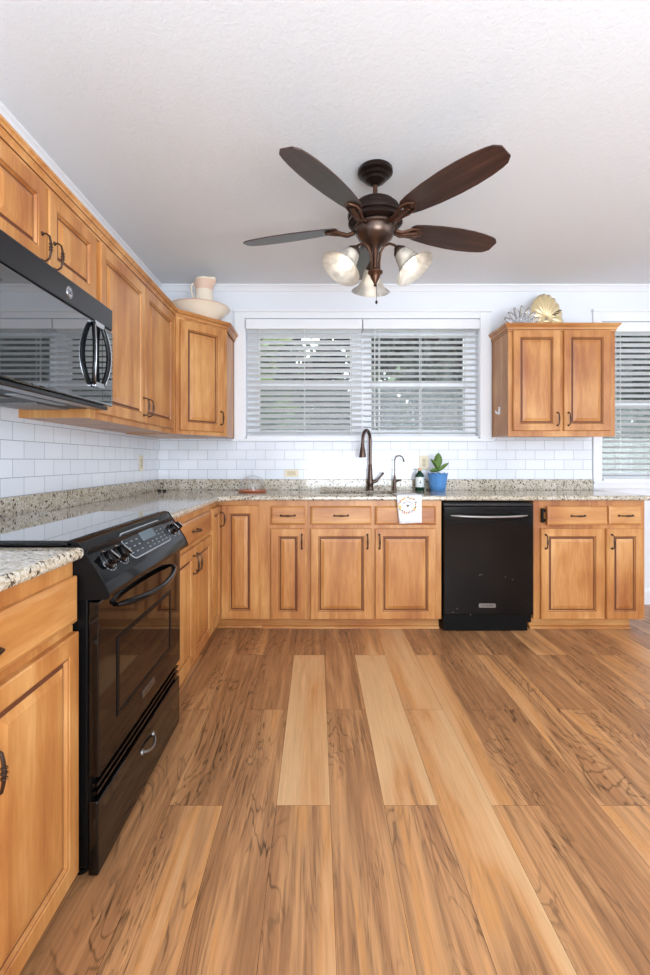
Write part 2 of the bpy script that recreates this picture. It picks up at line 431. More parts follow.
struct('ceiling', MB().box(XL-0.1, XR+0.1, YR-0.1, YB+TH, ZC, ZC+0.1), 'ceiling')
struct('wall_left', MB().box(XL-0.1, XL, YR-0.1, YB+TH, 0, ZC), 'wall')
def wall_holes(x0, x1, y0, y1, holes, z1=ZC):
    mb = MB(); xs = x0
    for hx0, hx1, hz0, hz1 in holes:
        mb.box(xs, hx0, y0, y1, 0, z1); mb.box(hx0, hx1, y0, y1, 0, hz0); mb.box(hx0, hx1, y0, y1, hz1, z1); xs = hx1
    return mb.box(xs, x1, y0, y1, 0, z1)
struct('wall_back', wall_holes(XL, XR, YB, YB+TH, [W1, W3]), 'wall')
struct('wall_right', MB().box(XR, XR+0.1, YR-0.1, YB+TH, 0, ZC), 'wall')
struct('wall_rear', MB().box(XL, XR, YR-0.1, YR, 0, ZC), 'wall')

# ceiling crown trims
def prism_x(prof, x0, x1):      # profile of (y, z) extruded along x
    mb = MB(); mb.rings([[(x0, y, z) for y, z in prof], [(x1, y, z) for y, z in prof]]); return mb
def prism_y(prof, y0, y1):
    mb = MB(); mb.rings([[(x, y0, z) for x, z in prof], [(x, y1, z) for x, z in prof]]); return mb
cp = [(0, 0), (0.042, 0), (0.042, -0.010), (0.030, -0.018), (0.016, -0.038), (0.010, -0.048), (0, -0.048)]
struct('trim_1', prism_x([(YB-a, ZC+b) for a, b in cp], XL, XR), 'white')
struct('trim_2', prism_y([(XL+a, ZC+b) for a, b in cp], YR, YB-0.05), 'white')
bp = [(0, 0), (0.016, 0), (0.016, 0.10), (0.008, 0.125), (0, 0.125)]
struct('baseboard_back', prism_x([(YB-a, b) for a, b in bp], 2.24, XR), 'white')
struct('baseboard_right', prism_y([(XR-a, b) for a, b in bp], YR, YB-0.02), 'white')

# tiled backsplash
struct('trim_3', MB().box(XL+0.008, 2.197, YB-0.008, YB-0.0003, 1.0, 1.298).box(1.395, 2.197, YB-0.008, YB-0.0003, 1.298, 1.335).box(XL+0.008, -0.665, YB-0.008, YB-0.0003, 1.298, 1.335), 'tile_back')
struct('trim_4', MB().box(XL+0.0003, XL+0.008, 0.45, YB, 1.0, 1.80), 'tile_side')

# window casings
def casing(x0, x1, z0, z1, w, zt, stool):
    mb = MB(); y0, y1 = YB-0.018, YB-0.0003
    mb.box(x0-w, x0, y0, y1, z0, zt); mb.box(x1, x1+w, y0, y1, z0, zt); mb.box(x0, x1, y0, y1, z1, zt)
    mb.box(x0-w-0.006, x1+w+0.006, YB-0.032, y1, zt-0.012, zt+0.012)
    # jambs
    for a, b in ((x0, x0+0.006), (x1-0.006, x1)): mb.box(a, b, y1, YB+TH, z0, z1)
    mb.box(x0, x1, y1, YB+TH, z1-0.006, z1); mb.box(x0, x1, y1, YB+TH, z0, z0+0.006)
    mb.box(x0-w-0.02, x1+w+0.02, YB-0.034, YB+0.03, z0-0.016, z0+0.002) if stool else mb.box(x0-w, x1+w, y0, y1, z0-0.06, z0)
    return mb
struct('trim_5', casing(*W1, 0.085, 2.345, True), 'white', bevel=0.002)
struct('trim_6', casing(*W3, 0.07, 2.345, False).box(2.205, 3.32, YB-0.03, YB-0.0003, 0.964, 0.984), 'white', bevel=0.002)

# windows: frame with two sashes, glass, screen on the lower one
def window(name, x0, x1, z0, z1, gx0, gx1, gz0, gz1, zm):
    y = YB+0.075
    mb = MB()
    mb.box(x0, gx0, y, y+0.05, z0, z1).box(gx1, x1, y, y+0.05, z0, z1).box(gx0, gx1, y, y+0.05, z0, gz0).box(gx0, gx1, y, y+0.05, gz1, z1)
    mb.box(gx0, gx1, y-0.01, y+0.04, zm-0.022, zm+0.022)
    o = struct(name, mb, 'white', bevel=0.002)
    MB().box(gx0, gx1, y+0.02, y+0.023, gz0, gz1).build('window_glass', 'glass', o)
    MB().box(gx0, gx1, y+0.04, y+0.041, gz0, zm-0.022).build('insect_screen', 'screen', o)
    return o
window('window_1', -0.569, 0.362, 1.326, 2.279, -0.475, 0.285, 1.395, 2.165, 1.775)
window('window_2', 0.3635, 1.296, 1.326, 2.279, 0.445, 1.205, 1.395, 2.165, 1.775)
window('window_3', 2.281, 3.244, 0.991, 2.254, 2.33, 3.195, 1.05, 2.20, 1.62)

# ------------------------------------------------------------------ venetian blinds
def blind(label, x0, x1, ztop, zbot, tilt, ladders, wand=None, rail_tilt=0):
    yc = YB+0.012
    b = empty('window_blind', label, 'blind', (0.5*(x0+x1), yc, ztop), 0, 'white slatted window blinds')
    w = x1-x0; a, c = -w/2, w/2
    MB().box(a, c, -0.025, 0.03, -0.045, -0.003).build('headrail', 'white', b)
    MB().box(a-0.002, c+0.002, -0.045, -0.028, -0.075, 0.0).build('valance', 'white', b, bevel=0.004)
    pitch = 0.0455; n = int((ztop-zbot-0.10)/pitch)
    mb = MB(); rnd = random.Random(3)
    for i in range(n+1):
        z = -0.082-i*pitch
        tt = tilt+rnd.uniform(-1.5, 1.5)
        # gently crowned slat, room edge raised
        secs = []
        for k in range(5):
            s_ = -0.025+0.0125*k
            secs.append((s_, 0.0022*(1-(s_/0.025)**2)))
        up = [(p, q+0.0013) for p, q in secs]; dn = [(p, q-0.0013) for p, q in reversed(secs)]
        ring = []
        for p, q in up+dn:
            yy = p*math.cos(R(tt))+q*math.sin(R(tt)); zz = -p*math.sin(R(tt))+q*math.cos(R(tt))
            ring.append((yy, z+zz))
        mb.rings([[(a+0.004, y, zz) for y, zz in ring], [(c-0.004, y, zz) for y, zz in ring]])
    mb.build('slats', 'blind', b)
    zb = -0.082-n*pitch-0.035
    MB().box(a+0.004, c-0.004, -0.026, 0.026, zb-0.016, zb+0.010).build('bottom_rail', 'white', b, bevel=0.003)
    for lx in ladders:
        l = MB()
        for yy in (-0.0275, 0.0275): l.box(lx-(x0+x1)/2-0.002, lx-(x0+x1)/2+0.002, yy-0.0008, yy+0.0008, zb, -0.05)
        l.build('ladder_cord', 'cord', b)
    if wand is not None:
        wx = wand-(x0+x1)/2
        l = MB(); l.tube([(wx, -0.036, -0.07), (wx, -0.036, -0.80)], 0.0035, 8); l.tube([(wx, -0.036, -0.80), (wx, -0.036, -0.86)], 0.006, 8)
        l.build('tilt_wand', 'cord', b)
    return b
blind('white slatted blind of the left kitchen window, slats more closed', -0.566, 0.358, 2.272, 1.335, 25, (-0.46, -0.1, 0.27))
blind('white slatted blind of the right kitchen window, slats nearly open', 0.369, 1.293, 2.272, 1.335, 10, (0.50, 0.83, 1.2), wand=0.46)
blind('white slatted blind of the far right window beside the small upper cabinet', 2.285, 3.24, 2.25, 0.99, 18, (2.42, 2.76, 3.1), wand=2.36)

# ------------------------------------------------------------------ garden outside
struct('ground', MB().box(-14, 16, YB+TH+0.02, 26, -0.5, -0.3), 'lawn')
def tree(x, y, h, r, cz, n, leafm, label, size=0.16, seed=1):
    rnd = random.Random(seed)
    t_ = empty('tree', label, 'tree', (x, y, -0.3), 0, 'trees in the garden')
    tr = MB(); tr.tube([(0, 0, 0), (0.06, 0.02, cz*0.5), (0.0, 0.0, cz), (0.05, 0, cz+r*0.5)], [0.16, 0.12, 0.09, 0.04], 8)
    for k in range(5):
        a = k*1.3+seed
        tr.tube([(0, 0, cz*0.75+k*0.12), (math.cos(a)*r*0.6, math.sin(a)*r*0.6, cz+k*0.15)], [0.06, 0.02], 6)
    tr.build('trunk', 'bark', t_)
    f = MB(); blobs = []
    for k in range(16):
        a = rnd.uniform(0, 2*PI); q = rnd.random()**0.6*r
        blobs.append((math.cos(a)*q, math.sin(a)*q, cz+rnd.uniform(-0.75, 1)*r*0.9, r*rnd.uniform(0.24, 0.42)))
    for i in range(n):
        bx, by, bz, br = rnd.choice(blobs)
        d = Vector((rnd.gauss(0, 1), rnd.gauss(0, 1), rnd.gauss(0, 1))).normalized()*br*rnd.uniform(0.6, 1.05)
        p = Vector((bx, by, bz))+d
        if p.z < 0.1: continue
        u = Vector((rnd.gauss(0, 1), rnd.gauss(0, 1), rnd.gauss(0, 1))).normalized()
        v = u.cross(Vector((rnd.gauss(0, 1), rnd.gauss(0, 1), 0.3))).normalized()
        s_ = size*rnd.uniform(0.6, 1.2)
        f.add([p-u*s_, p+v*s_*0.45, p+u*s_, p-v*s_*0.45], [(0, 1, 2, 3)])
    f.build('foliage', leafm, t_, fixn=False)
tree(-1.7, 7.2, 3, 1.15, 2.8, 4200, 'leaf_mid', 'yellow-green tree behind the left kitchen window', seed=2)  # yellower leaf colour than the other trees
tree(2.1, 7.6, 3, 1.3, 3.6, 7000, 'leaf_dark', 'dark leafy tree behind the right kitchen window', seed=5)
tree(4.3, 11.8, 3, 1.6, 3.6, 7000, 'leaf_dark', 'dark tree right of the one behind the right kitchen window', seed=8)
tree(0.2, 11.4, 3, 1.5, 3.6, 6500, 'leaf_dark', 'dark tree seen behind the meeting edge of the two kitchen blinds', seed=11)
tree(6.1, 7.6, 3, 1.3, 3.3, 6500, 'leaf_dark', 'dark tree behind the far right window', seed=14)
hd = MB(); rnd = random.Random(21)
for i in range(16000):
    p = Vector((rnd.uniform(-9, 15), 15.0+rnd.uniform(-0.6, 0.6), rnd.uniform(-0.3, 4.6)+rnd.uniform(-0.4, 0.4)))
    u = Vector((rnd.gauss(0, 1), rnd.gauss(0, 0.6), rnd.gauss(0, 1))).normalized(); v = u.cross(Vector((rnd.gauss(0, 1), 1.0, rnd.gauss(0, 1)))).normalized()
    s_ = 0.20*rnd.uniform(0.6, 1.3); hd.add([p-u*s_, p+v*s_*0.5, p+u*s_, p-v*s_*0.5], [(0, 1, 2, 3)])
hg = hd.build('hedge', 'leaf_hedge', fixn=False); tag(hg, 'tall mottled green hedge across the far end of the garden', 'hedge', kind='stuff')
fe = MB(); 
for k in range(46):
    fe.box(-7+k*0.4, -7+k*0.4+0.385, 13.0, 13.03, -0.3, 1.75)
fe.box(-7, 11.4, 13.03, 13.07, 0.1, 0.2); fe.box(-7, 11.4, 13.03, 13.07, 1.4, 1.5)
tag(fe.build('garden_fence', 'fence'), 'pale board fence at the end of the garden behind the windows', 'fence')

# ------------------------------------------------------------------ cabinet parts
def panel_door(w, h, rail=0.058):
    """raised-panel door: x 0..w, z 0..h, back at y=0, front at y=-0.02"""
    def rect(i, y): return [(i, y, i), (w-i, y, i), (w-i, y, h-i), (i, y, h-i)]
    r = min(rail, w*0.27)
    prof = [(0.0, 0.0), (0.0, -0.0165), (0.004, -0.02), (r-0.010, -0.02), (r-0.006, -0.0175), (r-0.003, -0.0175), (r+0.002, -0.009), (r+0.008, -0.009), (r+0.011, -0.012), (r+0.032, -0.0185), (r+0.034, -0.0185)]
    mis = [0, 0, 0, 0, 1, 0, 1, 1, 0, 0]
    mb = MB(); mb.rings([rect(i, y) for i, y in prof], mis+[0]); return mb
def slab_front(w, h):
    def rect(i, y): return [(i, y, i), (w-i, y, i), (w-i, y, h-i), (i, y, h-i)]
    prof = [(0.0, 0.0), (0.0, -0.012), (0.003, -0.015), (0.010, -0.0185), (0.013, -0.02)]
    mb = MB(); mb.rings([rect(i, y) for i, y in prof], [0, 0, 0, 0, 0]); return mb
_pull = {}
def pull(parent, x, z, vertical=True, y=-0.02, L=0.092):
    mb = MB()
    h = L/2; M4 = T(0, 0, 0) if vertical else RY(90)
    pts = [(0, 0.0, -h), (0, -0.014, -h), (0, -0.025, -h*0.82), (0, -0.029, -h*0.4), (0, -0.030, 0), (0, -0.029, h*0.4), (0, -0.025, h*0.82), (0, -0.014, h), (0, 0.0, h)]
    mb.tube(pts, [0.003, 0.003, 0.0036, 0.004, 0.0052, 0.004, 0.0036, 0.003, 0.003], 8, M4=M4)
    for s_ in (-1, 1):
        mb.lathe([(0.0001, 0.0), (0.0075, 0.0), (0.0075, 0.002), (0.0045, 0.005), (0.0001, 0.005)], 12, M4=M4 @ T(0, 0, s_*h) @ RX(90))
    for k in (-1, 0, 1):
        mb.lathe([(0.0068, -0.0012), (0.0076, 0), (0.0068, 0.0012)], 10, M4=M4 @ T(0, -0.0298, k*0.010))
    return mb.build('handle', 'pull', parent, (x, y, z))
def door(parent, x, z, w, h, hx=None, hz=None, loc_y=0.0, rot=0.0, name='door', origin=None):
    o = panel_door(w, h).build(name, ['wood', 'glaze'], parent, origin or (x, loc_y, z), (0, 0, rot))
    if hx is not None: pull(o, hx, hz)
    return o
def drawer(parent, x, z, w, h, y=0.0, rot=0.0, handle=True, name='drawer'):
    o = slab_front(w, h).build(name, ['woodx'], parent, (x, y, z), (0, 0, rot))
    if handle: pull(o, w/2, h/2, False)
    return o
CT = 0.915      # counter top height
FT = 0.8825      # frame top
def base_body(parent, w, d, toe=0.07, sides=True, x_toe0=0.0, x_toe1=None, top=FT):
    (MB().box(0, w, 0.018, d, 0.085, FT) if top == FT else MB().box(0, w, 0.018, d, 0.085, top).box(0, 0.016, 0.018, d, top, FT).box(w-0.016, w, 0.018, d, top, FT)).build('body', 'wood', parent, bevel=0.001)
    MB().box(0, w, 0.0, 0.0178, 0.085, FT).build('face_frame', 'wood', parent, bevel=0.001)
    x1 = w if x_toe1 is None else x_toe1
    tk = MB().box(x_toe0, x1, toe, d, 0.0, 0.0848)
    tk.rings([[(x, y, z) for y, z in ((toe-0.001, 0.0), (toe-0.016, 0.0), (toe-0.015, 0.009), (toe-0.009, 0.016), (toe-0.001, 0.019))] for x in (x_toe0, x1)])
    tk.build('toe_kick', 'woodx', parent)

YF = 3.18           # back run face
XF = -0.662         # left run face
# --- back run: narrow cabinet + sink cabinet (px scale 149.7 at door faces)
X = lambda px: (px-317)/149.0
DZ0, DZ1 = 0.088, 0.694; WZ0, WZ1 = 0.72, 0.844
x0 = X(260.5)
c1 = empty('base_cabinet', 'narrow wooden base cabinet with one door and one drawer, right of the corner cabinet', 'cabinet', (x0, YF, 0))
base_body(c1, X(307.5)-x0-0.0006, 0.605)
drawer(c1, X(270.8)-x0, WZ0, (305.3-270.8)/149.3, WZ1-WZ0)
door(c1, X(270.8)-x0, DZ0, (305.3-270.8)/149.3, DZ1-DZ0, hx=(305.3-270.8)/149.3-0.022, hz=0.52)
x0 = X(307.5)
c2 = empty('base_cabinet', 'wide wooden sink base cabinet with two doors, white towel hanging before it', 'cabinet', (x0, YF, 0))
base_body(c2, X(441.5)-x0, 0.605, top=0.70)
drawer(c2, X(310.6)-x0, WZ0, (371.5-310.6)/149.3, WZ1-WZ0, handle=True)
drawer(c2, X(375)-x0, WZ0, (435.6-375)/149.3, WZ1-WZ0, handle=False, name='drawer')
door(c2, X(310.6)-x0, DZ0, (371.5-310.6)/149.3, DZ1-DZ0, hx=(371.5-310.6)/149.3-0.028, hz=0.52)
door(c2, X(375)-x0, DZ0, (435.6-375)/149.3, DZ1-DZ0, hx=0.028, hz=0.52)
x0 = X(533.8)
c3 = empty('base_cabinet', 'wooden base cabinet right of the dishwasher, its left drawer front hanging askew', 'cabinet', (x0, YF, 0))
base_body(c3, X(645)-x0, 0.605, x_toe1=X(636.5)-x0)
dr = drawer(c3, X(545)-x0, WZ0, (607-545)/149.3, WZ1-WZ0, y=-0.022, rot=R(3.2))
MB().box(-0.028, -0.002, 0.002, 0.012, 0.02, 0.04).box(-0.028, -0.002, 0.002, 0.012, 0.085, 0.105).box(-0.03, -0.016, 0.001, 0.014, 0.015, 0.11).build('hinge_clip', 'blackm', dr)
drawer(c3, X(608)-x0, WZ0, (641-608)/149.3, WZ1-WZ0)
door(c3, X(540.2)-x0, DZ0, (603-540.2)/149.3, DZ1-DZ0, hx=0.03, hz=0.52)
door(c3, X(605.5)-x0, DZ0, (642.5-605.5)/149.3, DZ1-DZ0, hx=0.034, hz=0.52)

# --- corner base cabinet (L shaped, two-leaf door)
cc = empty('corner_cabinet', 'wooden corner base cabinet with a door folding round the inner corner', 'cabinet', (XF, YF, 0))
yl = 2.915-YF; xr = X(260.5)-XF-0.0006
cb_ = MB()
def Lbox(mb, i, z0, z1, mi=0):
    pts = [(-0.605, 0.602), (-0.605, yl), (i, yl), (i, -i), (xr, -i), (xr, 0.602)]
    pts = [(-0.605, 0.602), (-0.605, yl), (-i, yl), (-i, i), (xr, i), (xr, 0.602)]
    mb.rings([[(x, y, z0) for x, y in pts], [(x, y, z1) for x, y in pts]]); return mb
Lbox(MB(), 0.018, 0.085, FT).build('body', 'wood', cc)
ff = MB(); ff.box(-0.0178, 0, yl, 0.0178, 0.085, FT); ff.box(0, xr, 0, 0.0178, 0.085, FT); ff.build('face_frame', 'wood', cc)
tk = Lbox(MB(), 0.07, 0.0, 0.0848); tk.build('toe_kick', 'woodx', cc)
sh = MB().tube([(-0.066, yl, 0.008), (-0.066, 0.03, 0.008), (-0.030, 0.066, 0.008), (xr, 0.066, 0.008)], 0.009, 8); sh.build('shoe_moulding', 'wood', cc)
wl = -0.0005-(yl+0.006)
CD0, CD1 = DZ0, 0.850
# left leaf lies on the left run (faces +x); right leaf on the back run
lf = panel_door(wl-0.02, CD1-CD0, 0.05).build('door', ['wood', 'glaze'], cc, (0.0005, yl+0.006, CD0), (0, 0, R(90)))
rw = X(258.6)-XF-0.021
rf = panel_door(rw, CD1-CD0, 0.062).build('door', ['wood', 'glaze'], cc, (0.021, -0.0005, CD0), (0, 0, 0))
pull(lf, wl-0.045, CD1-CD0-0.09)

# --- left run base cabinets: local x -> world +y, front (-y local) -> world +x
def left_base(label, ya, yb, nd, doorspec):
    c = empty('base_cabinet', label, 'cabinet', (XF, ya, 0), PI/2)
    base_body(c, yb-ya, 0.605)
    return c
ya, yb = 2.075, 2.914
cA = left_base('wooden base cabinet between the black range and the corner cabinet', ya, yb, 2, None)
w_ = yb-ya
drawer(cA, 0.02, WZ0, w_-0.05, WZ1-WZ0)
dw = (w_-0.05-0.006)/2
door(cA, 0.02, DZ0, dw, DZ1-DZ0, hx=dw-0.03, hz=0.52)
door(cA, 0.02+dw+0.006, DZ0, dw, DZ1-DZ0, hx=0.03, hz=0.52)
ya, yb = 0.487, 1.282
cB = left_base('large wooden base cabinet in the left foreground, nearest the camera', ya, yb, 2, None)
w_ = yb-ya
drawer(cB, 0.02, WZ0-0.005, w_-0.024, WZ1-WZ0)
dw = (w_-0.024-0.006)/2
door(cB, 0.02, DZ0-0.05, dw, DZ1-DZ0+0.045, hx=dw-0.03, hz=0.5)
door(cB, 0.02+dw+0.006, DZ0-0.05, dw, DZ1-DZ0+0.045, hx=0.03, hz=0.5)

# ------------------------------------------------------------------ worktops
def slab_poly(outer, holes, z0, z1, r=0.010):
    """outer: list of (x,y,soft) ccw; soft edges rounded by moving inward. returns MB"""
    n = len(outer)
    def inset(d):
        res = []
        for i in range(n):
            x, y, s_ = outer[i]; px, py, ps = outer[i-1]; nx, ny, _ = outer[(i+1) % n]
            e1 = Vector((x-px, y-py)).normalized(); e2 = Vector((nx-x, ny-y)).normalized()
            n1 = Vector((-e1.y, e1.x))*(d if ps else 0); n2 = Vector((-e2.y, e2.x))*(d if s_ else 0)
            # intersection of the two shifted edges
            p1 = Vector((x, y))+n1; p2 = Vector((x, y))+n2
            den = e1.x*e2.y-e1.y*e2.x
            if abs(den) < 1e-6: q = p1
            else:
                tt = ((p2.x-p1.x)*e2.y-(p2.y-p1.y)*e2.x)/den; q = p1+e1*tt
            res.append((q.x, q.y))
        return res
    bm = bmesh.new()
    rings_ = []
    for d, z in ((r*0.9, z0), (r*0.3, z0+r*0.35), (0, z0+r), (0, z1-r), (r*0.3, z1-r*0.35), (r*0.9, z1)):
        rings_.append([bm.verts.new((x, y, z)) for x, y in inset(d)])
    for a, b in zip(rings_, rings_[1:]):
        for i in range(n): bm.faces.new((a[i], a[(i+1) % n], b[(i+1) % n], b[i]))
    htop, hbot = [], []
    for hx0, hx1, hy0, hy1 in holes:
        ps = [(hx0, hy0), (hx1, hy0), (hx1, hy1), (hx0, hy1)]
        t_ = [bm.verts.new((x, y, z1)) for x, y in ps]; b_ = [bm.verts.new((x, y, z0)) for x, y in ps]
        for i in range(4): bm.faces.new((t_[i], t_[(i+1) % 4], b_[(i+1) % 4], b_[i]))
        htop.append(t_); hbot.append(b_)
    for ring, hs in ((rings_[-1], htop), (rings_[0], hbot)):
        es = []
        for loop in [ring]+hs:
            for i in range(len(loop)):
                e = bm.edges.get((loop[i], loop[(i+1) % len(loop)])) or bm.edges.new((loop[i], loop[(i+1) % len(loop)]))
                es.append(e)
        bmesh.ops.triangle_fill(bm, use_beauty=True, edges=es)
    bmesh.ops.recalc_face_normals(bm, faces=bm.faces)
    return bm
def bm_obj(bm, name, m, parent=None, loc=(0, 0, 0)):
    me = bpy.data.meshes.new(name); bm.to_mesh(me); bm.free(); me.materials.append(M[m])
    o = bpy.data.objects.new(name, me); COL.objects.link(o); o.location = loc
    if parent: o.parent = parent
    return o
CE_X, CE_Y = XF+0.028, YF-0.034      # counter front edges
SINK = (0.02, 0.56, 3.335, 3.665)
WLX = XL+0.0085; WBY = YB-0.0085
ct = empty('countertop', 'long speckled granite countertop running round the corner and under the window', 'countertop', (0, 0, 0))
pts = [(2.24, WBY, 0), (WLX, WBY, 0), (WLX, 2.078, 1), (CE_X, 2.078, 1), (CE_X, CE_Y-0.10, 1), (CE_X+0.10, CE_Y, 1), (2.24, CE_Y, 1)]
bm_obj(slab_poly(pts, [SINK], CT-0.032, CT), 'slab', 'granite', ct)
MB().box(WLX+0.02, 2.195, WBY-0.02, WBY, CT+0.0002, 1.0).box(WLX, WLX+0.02, 1.285, WBY, CT+0.0002, 1.0).build('upstand', 'granite', ct, bevel=0.002)
ct2 = empty('countertop', 'speckled granite countertop in the left foreground, nearest the camera', 'countertop', (0, 0, 0))
pts = [(WLX, 0.47, 1), (CE_X, 0.47, 1), (CE_X, 1.284, 0), (WLX, 1.284, 0)]
pts = [(WLX, 0.47, 1), (CE_X, 0.47, 1), (CE_X, 1.284, 1), (WLX, 1.284, 0)]
bm_obj(slab_poly(pts, [], CT-0.032, CT), 'slab', 'granite', ct2)
MB().box(WLX, WLX+0.02, 0.47, 1.284, CT+0.0002, 1.0).build('upstand', 'granite', ct2, bevel=0.002)

# sink basin
sx0, sx1, sy0, sy1 = SINK
sk = MB(); g = 0.012; zb = 0.72; zt = CT-0.0325
sk.box(sx0-g, sx0, sy0-g, sy1+g, zb, zt); sk.box(sx1, sx1+g, sy0-g, sy1+g, zb, zt); sk.box(sx0, sx1, sy0-g, sy0, zb, zt); sk.box(sx0, sx1, sy1, sy1+g, zb, zt); sk.box(sx0-g, sx1+g, sy0-g, sy1+g, zb-0.01, zb)
so = empty('sink', 'dark undermount sink below the kitchen faucet', 'sink', (0, 0, 0))
sk.build('basin', 'sink', so)
MB().lathe([(0.0001, 0.004), (0.03, 0.004), (0.042, 0.0), (0.045, -0.001)], 24, M4=T(0.29, 3.5, zb+0.001)).build('drain', 'steel', so)

# ------------------------------------------------------------------ range (slide-in)
rg = empty('kitchen_range', 'black slide-in range with glass cooktop between the left base cabinets', 'range', (0, 0, 0))
R0, R1 = 1.289, 2.066          # along y
xf = -0.597
MB().box(-1.235, xf-0.03, R0+0.004, R1-0.004, 0.035, 0.905).build('body', 'blackm', rg, bevel=0.003)
MB().box(-1.24, -0.665, R0-0.004, R1+0.004, CT+0.001, CT+0.012).build('cooktop_rim', 'black', rg, bevel=0.003)
ck = MB().box(-1.22, -0.685, R0+0.014, R1-0.014, CT+0.012, CT+0.0145)
cko = ck.build('cooktop', 'blackg', rg)
# control panel: profile in (x,z), extruded along y
prof = [(-0.680, 0.905), (-0.682, CT+0.012), (-0.668, CT+0.0145), (-0.650, CT+0.010), (-0.610, 0.865), (-0.578, 0.815), (-0.566, 0.788), (-0.566, 0.776), (-0.575, 0.770), (-0.66, 0.768)]
cpn = MB(); cpn.rings([[(x, y, z) for x, z in prof] for y in (R0+0.001, R1-0.001)])
cpo = cpn.build('control_panel', 'panelblack', rg, bevel=0.003)
for yy in (R0-0.004, R1-0.001):
    ec = MB(); ec.rings([[(x+0.002, y, z+0.001) for x, z in prof] for y in (yy, yy+0.005)]); ec.build('end_cap', 'blackm', rg, bevel=0.001)
# frame on the slope: origin at middle of the sloping face
pa, pb = Vector((-0.644, 0, 0.9135)), Vector((-0.586, 0, 0.829))
sl = (pb-pa).normalized(); nrm = Vector((-sl.z, 0, sl.x)); nrm = nrm if nrm.x > 0 else -nrm
def P4(y, s_, h=0.0):      # local x -> +y world, local y -> up the slope, local z -> out
    o = pa+sl*s_+nrm*h; o.y = y
    return Matrix(((0, -sl.x, nrm.x, o.x), (1, -sl.y, nrm.y, o.y), (0, -sl.z, nrm.z, o.z), (0, 0, 0, 1)))
def rrect(w, h, r, n=5):
    pts = []
    for cx, cy, a in ((w/2-r, h/2-r, 0), (-w/2+r, h/2-r, 90), (-w/2+r, -h/2+r, 180), (w/2-r, -h/2+r, 270)):
        for k in range(n+1): pts.append((cx+r*math.cos(R(a+90*k/n)), cy+r*math.sin(R(a+90*k/n))))
    return pts
def plate(mb, w, h, r, z0, z1, M4, mi=0):
    p = rrect(w, h, r); a = [M4 @ Vector((x, y, z0)) for x, y in p]; b = [M4 @ Vector((x, y, z1)) for x, y in p]
    o = len(mb.v); n = len(p); mb.add([v[:] for v in a+b], [tuple(reversed(range(n))), tuple(range(n, 2*n))]+[(i, (i+1) % n, n+(i+1) % n, n+i) for i in range(n)], mi)
    return mb
kp = MB(); plate(kp, 0.40, 0.098, 0.03, 0.0, 0.0022, P4(1.715, 0.052), 1); plate(kp, 0.392, 0.090, 0.027, 0.0021, 0.003, P4(1.715, 0.052), 0)
for cx in list(range(-4, -1)):                     # key legends
    for r_ in range(4): plate(kp, 0.016, 0.003, 0.001, 0.003, 0.0034, P4(1.715+cx*0.042-0.012, 0.022+r_*0.019), 1)
for cx in range(5):
    for r_ in range(2 if cx < 3 else 4): plate(kp, 0.014, 0.003, 0.001, 0.003, 0.0034, P4(1.715-0.03+cx*0.045+0.0, (0.085 if cx < 3 else 0.085-0.0)-r_*0.014-0.0), 1)
kpo = kp.build('keypad', ['panelgrey', 'grey'], cpo)
dp = MB(); plate(dp, 0.135, 0.040, 0.006, 0.003, 0.0042, P4(1.725, 0.038)); dp.build('display', 'display', kpo)
for ky in (1.372, 1.462, 1.968, 2.026):
    rr = 0.026 if ky < 1.6 else 0.022
    kb = MB(); kb.lathe([(0.0001, 0.024), (rr*0.55, 0.024), (rr*0.8, 0.021), (rr*0.85, 0.006), (rr, 0.003), (rr, 0.0)], 24, M4=P4(ky, 0.062, 0.001))
    kb.box(-0.004, 0.004, -rr*0.75, rr*0.75, 0.02, 0.028, M4=P4(ky, 0.062, 0.001) @ RZ(35))
    ko = kb.build('knob', 'black', cpo, bevel=0.0015)
    ch = MB(); ch.lathe([(rr, 0.0005), (rr+0.003, 0.002), (rr+0.003, 0.0005)], 24, M4=P4(ky, 0.062, 0.0005)); ch.box(-0.003, 0.003, -rr*0.7, rr*0.7, 0.028, 0.0295, M4=P4(ky, 0.062, 0.001) @ RZ(35)); ch.build('knob_trim', 'chrome', ko)
    mk = MB()
    for k in range(7):
        a = 200+k*23
        plate(mk, 0.009, 0.0022, 0.0008, 0.0005, 0.0012, P4(ky, 0.062) @ RZ(a) @ T(rr+0.010, 0, 0) @ RZ(90))
    mk.build('dial_scale', 'grey', cpo)
    mk = MB(); plate(mk, 0.018, 0.010, 0.003, 0.0005, 0.0012, P4(ky, 0.020)); mk.build('burner_symbol', 'grey', cpo)
# oven door
def yz(y0_, y1_, x, z0_, z1_, th): return (x-th, x, y0_, y1_, z0_, z1_)
od = MB().box(*yz(R0+0.004, R1-0.004, xf, 0.283, 0.762, 0.028))
odo = od.build('oven_door', 'oven', rg, bevel=0.003)
wi = MB()
wr = [(1.41, 0.385), (1.925, 0.385), (1.925, 0.635), (1.41, 0.635)]
def rc(i, x): return [(x, 1.41+i, 0.385+i), (x, 1.925-i, 0.385+i), (x, 1.925-i, 0.625-i), (x, 1.41+i, 0.625-i)]
wi.rings([rc(0, xf+0.0003), rc(0.002, xf+0.003), rc(0.014, xf+0.003), rc(0.016, xf+0.0008)], [1, 1, 1, 0]); wi.build('oven_window', ['ovenwin', 'blackm'], odo)
hn = MB(); pts = []
for k in range(17):
    s_ = k/16; yy = 1.405+0.53*s_; b_ = math.sin(PI*s_)
    pts.append((xf+0.004+0.052*b_**0.6, yy, 0.722-0.012*b_))
hn.tube(pts, [0.006]+[0.0105]*15+[0.006], 10)
hn.build('handle', 'black', odo)
bd = MB(); plate(bd, 0.115, 0.022, 0.004, 0, 0.003, Matrix(((0, 0, 1, xf), (1, 0, 0, 1.675), (0, 1, 0, 0.348), (0, 0, 0, 1))))
bdo = bd.build('badge', 'steel', odo)
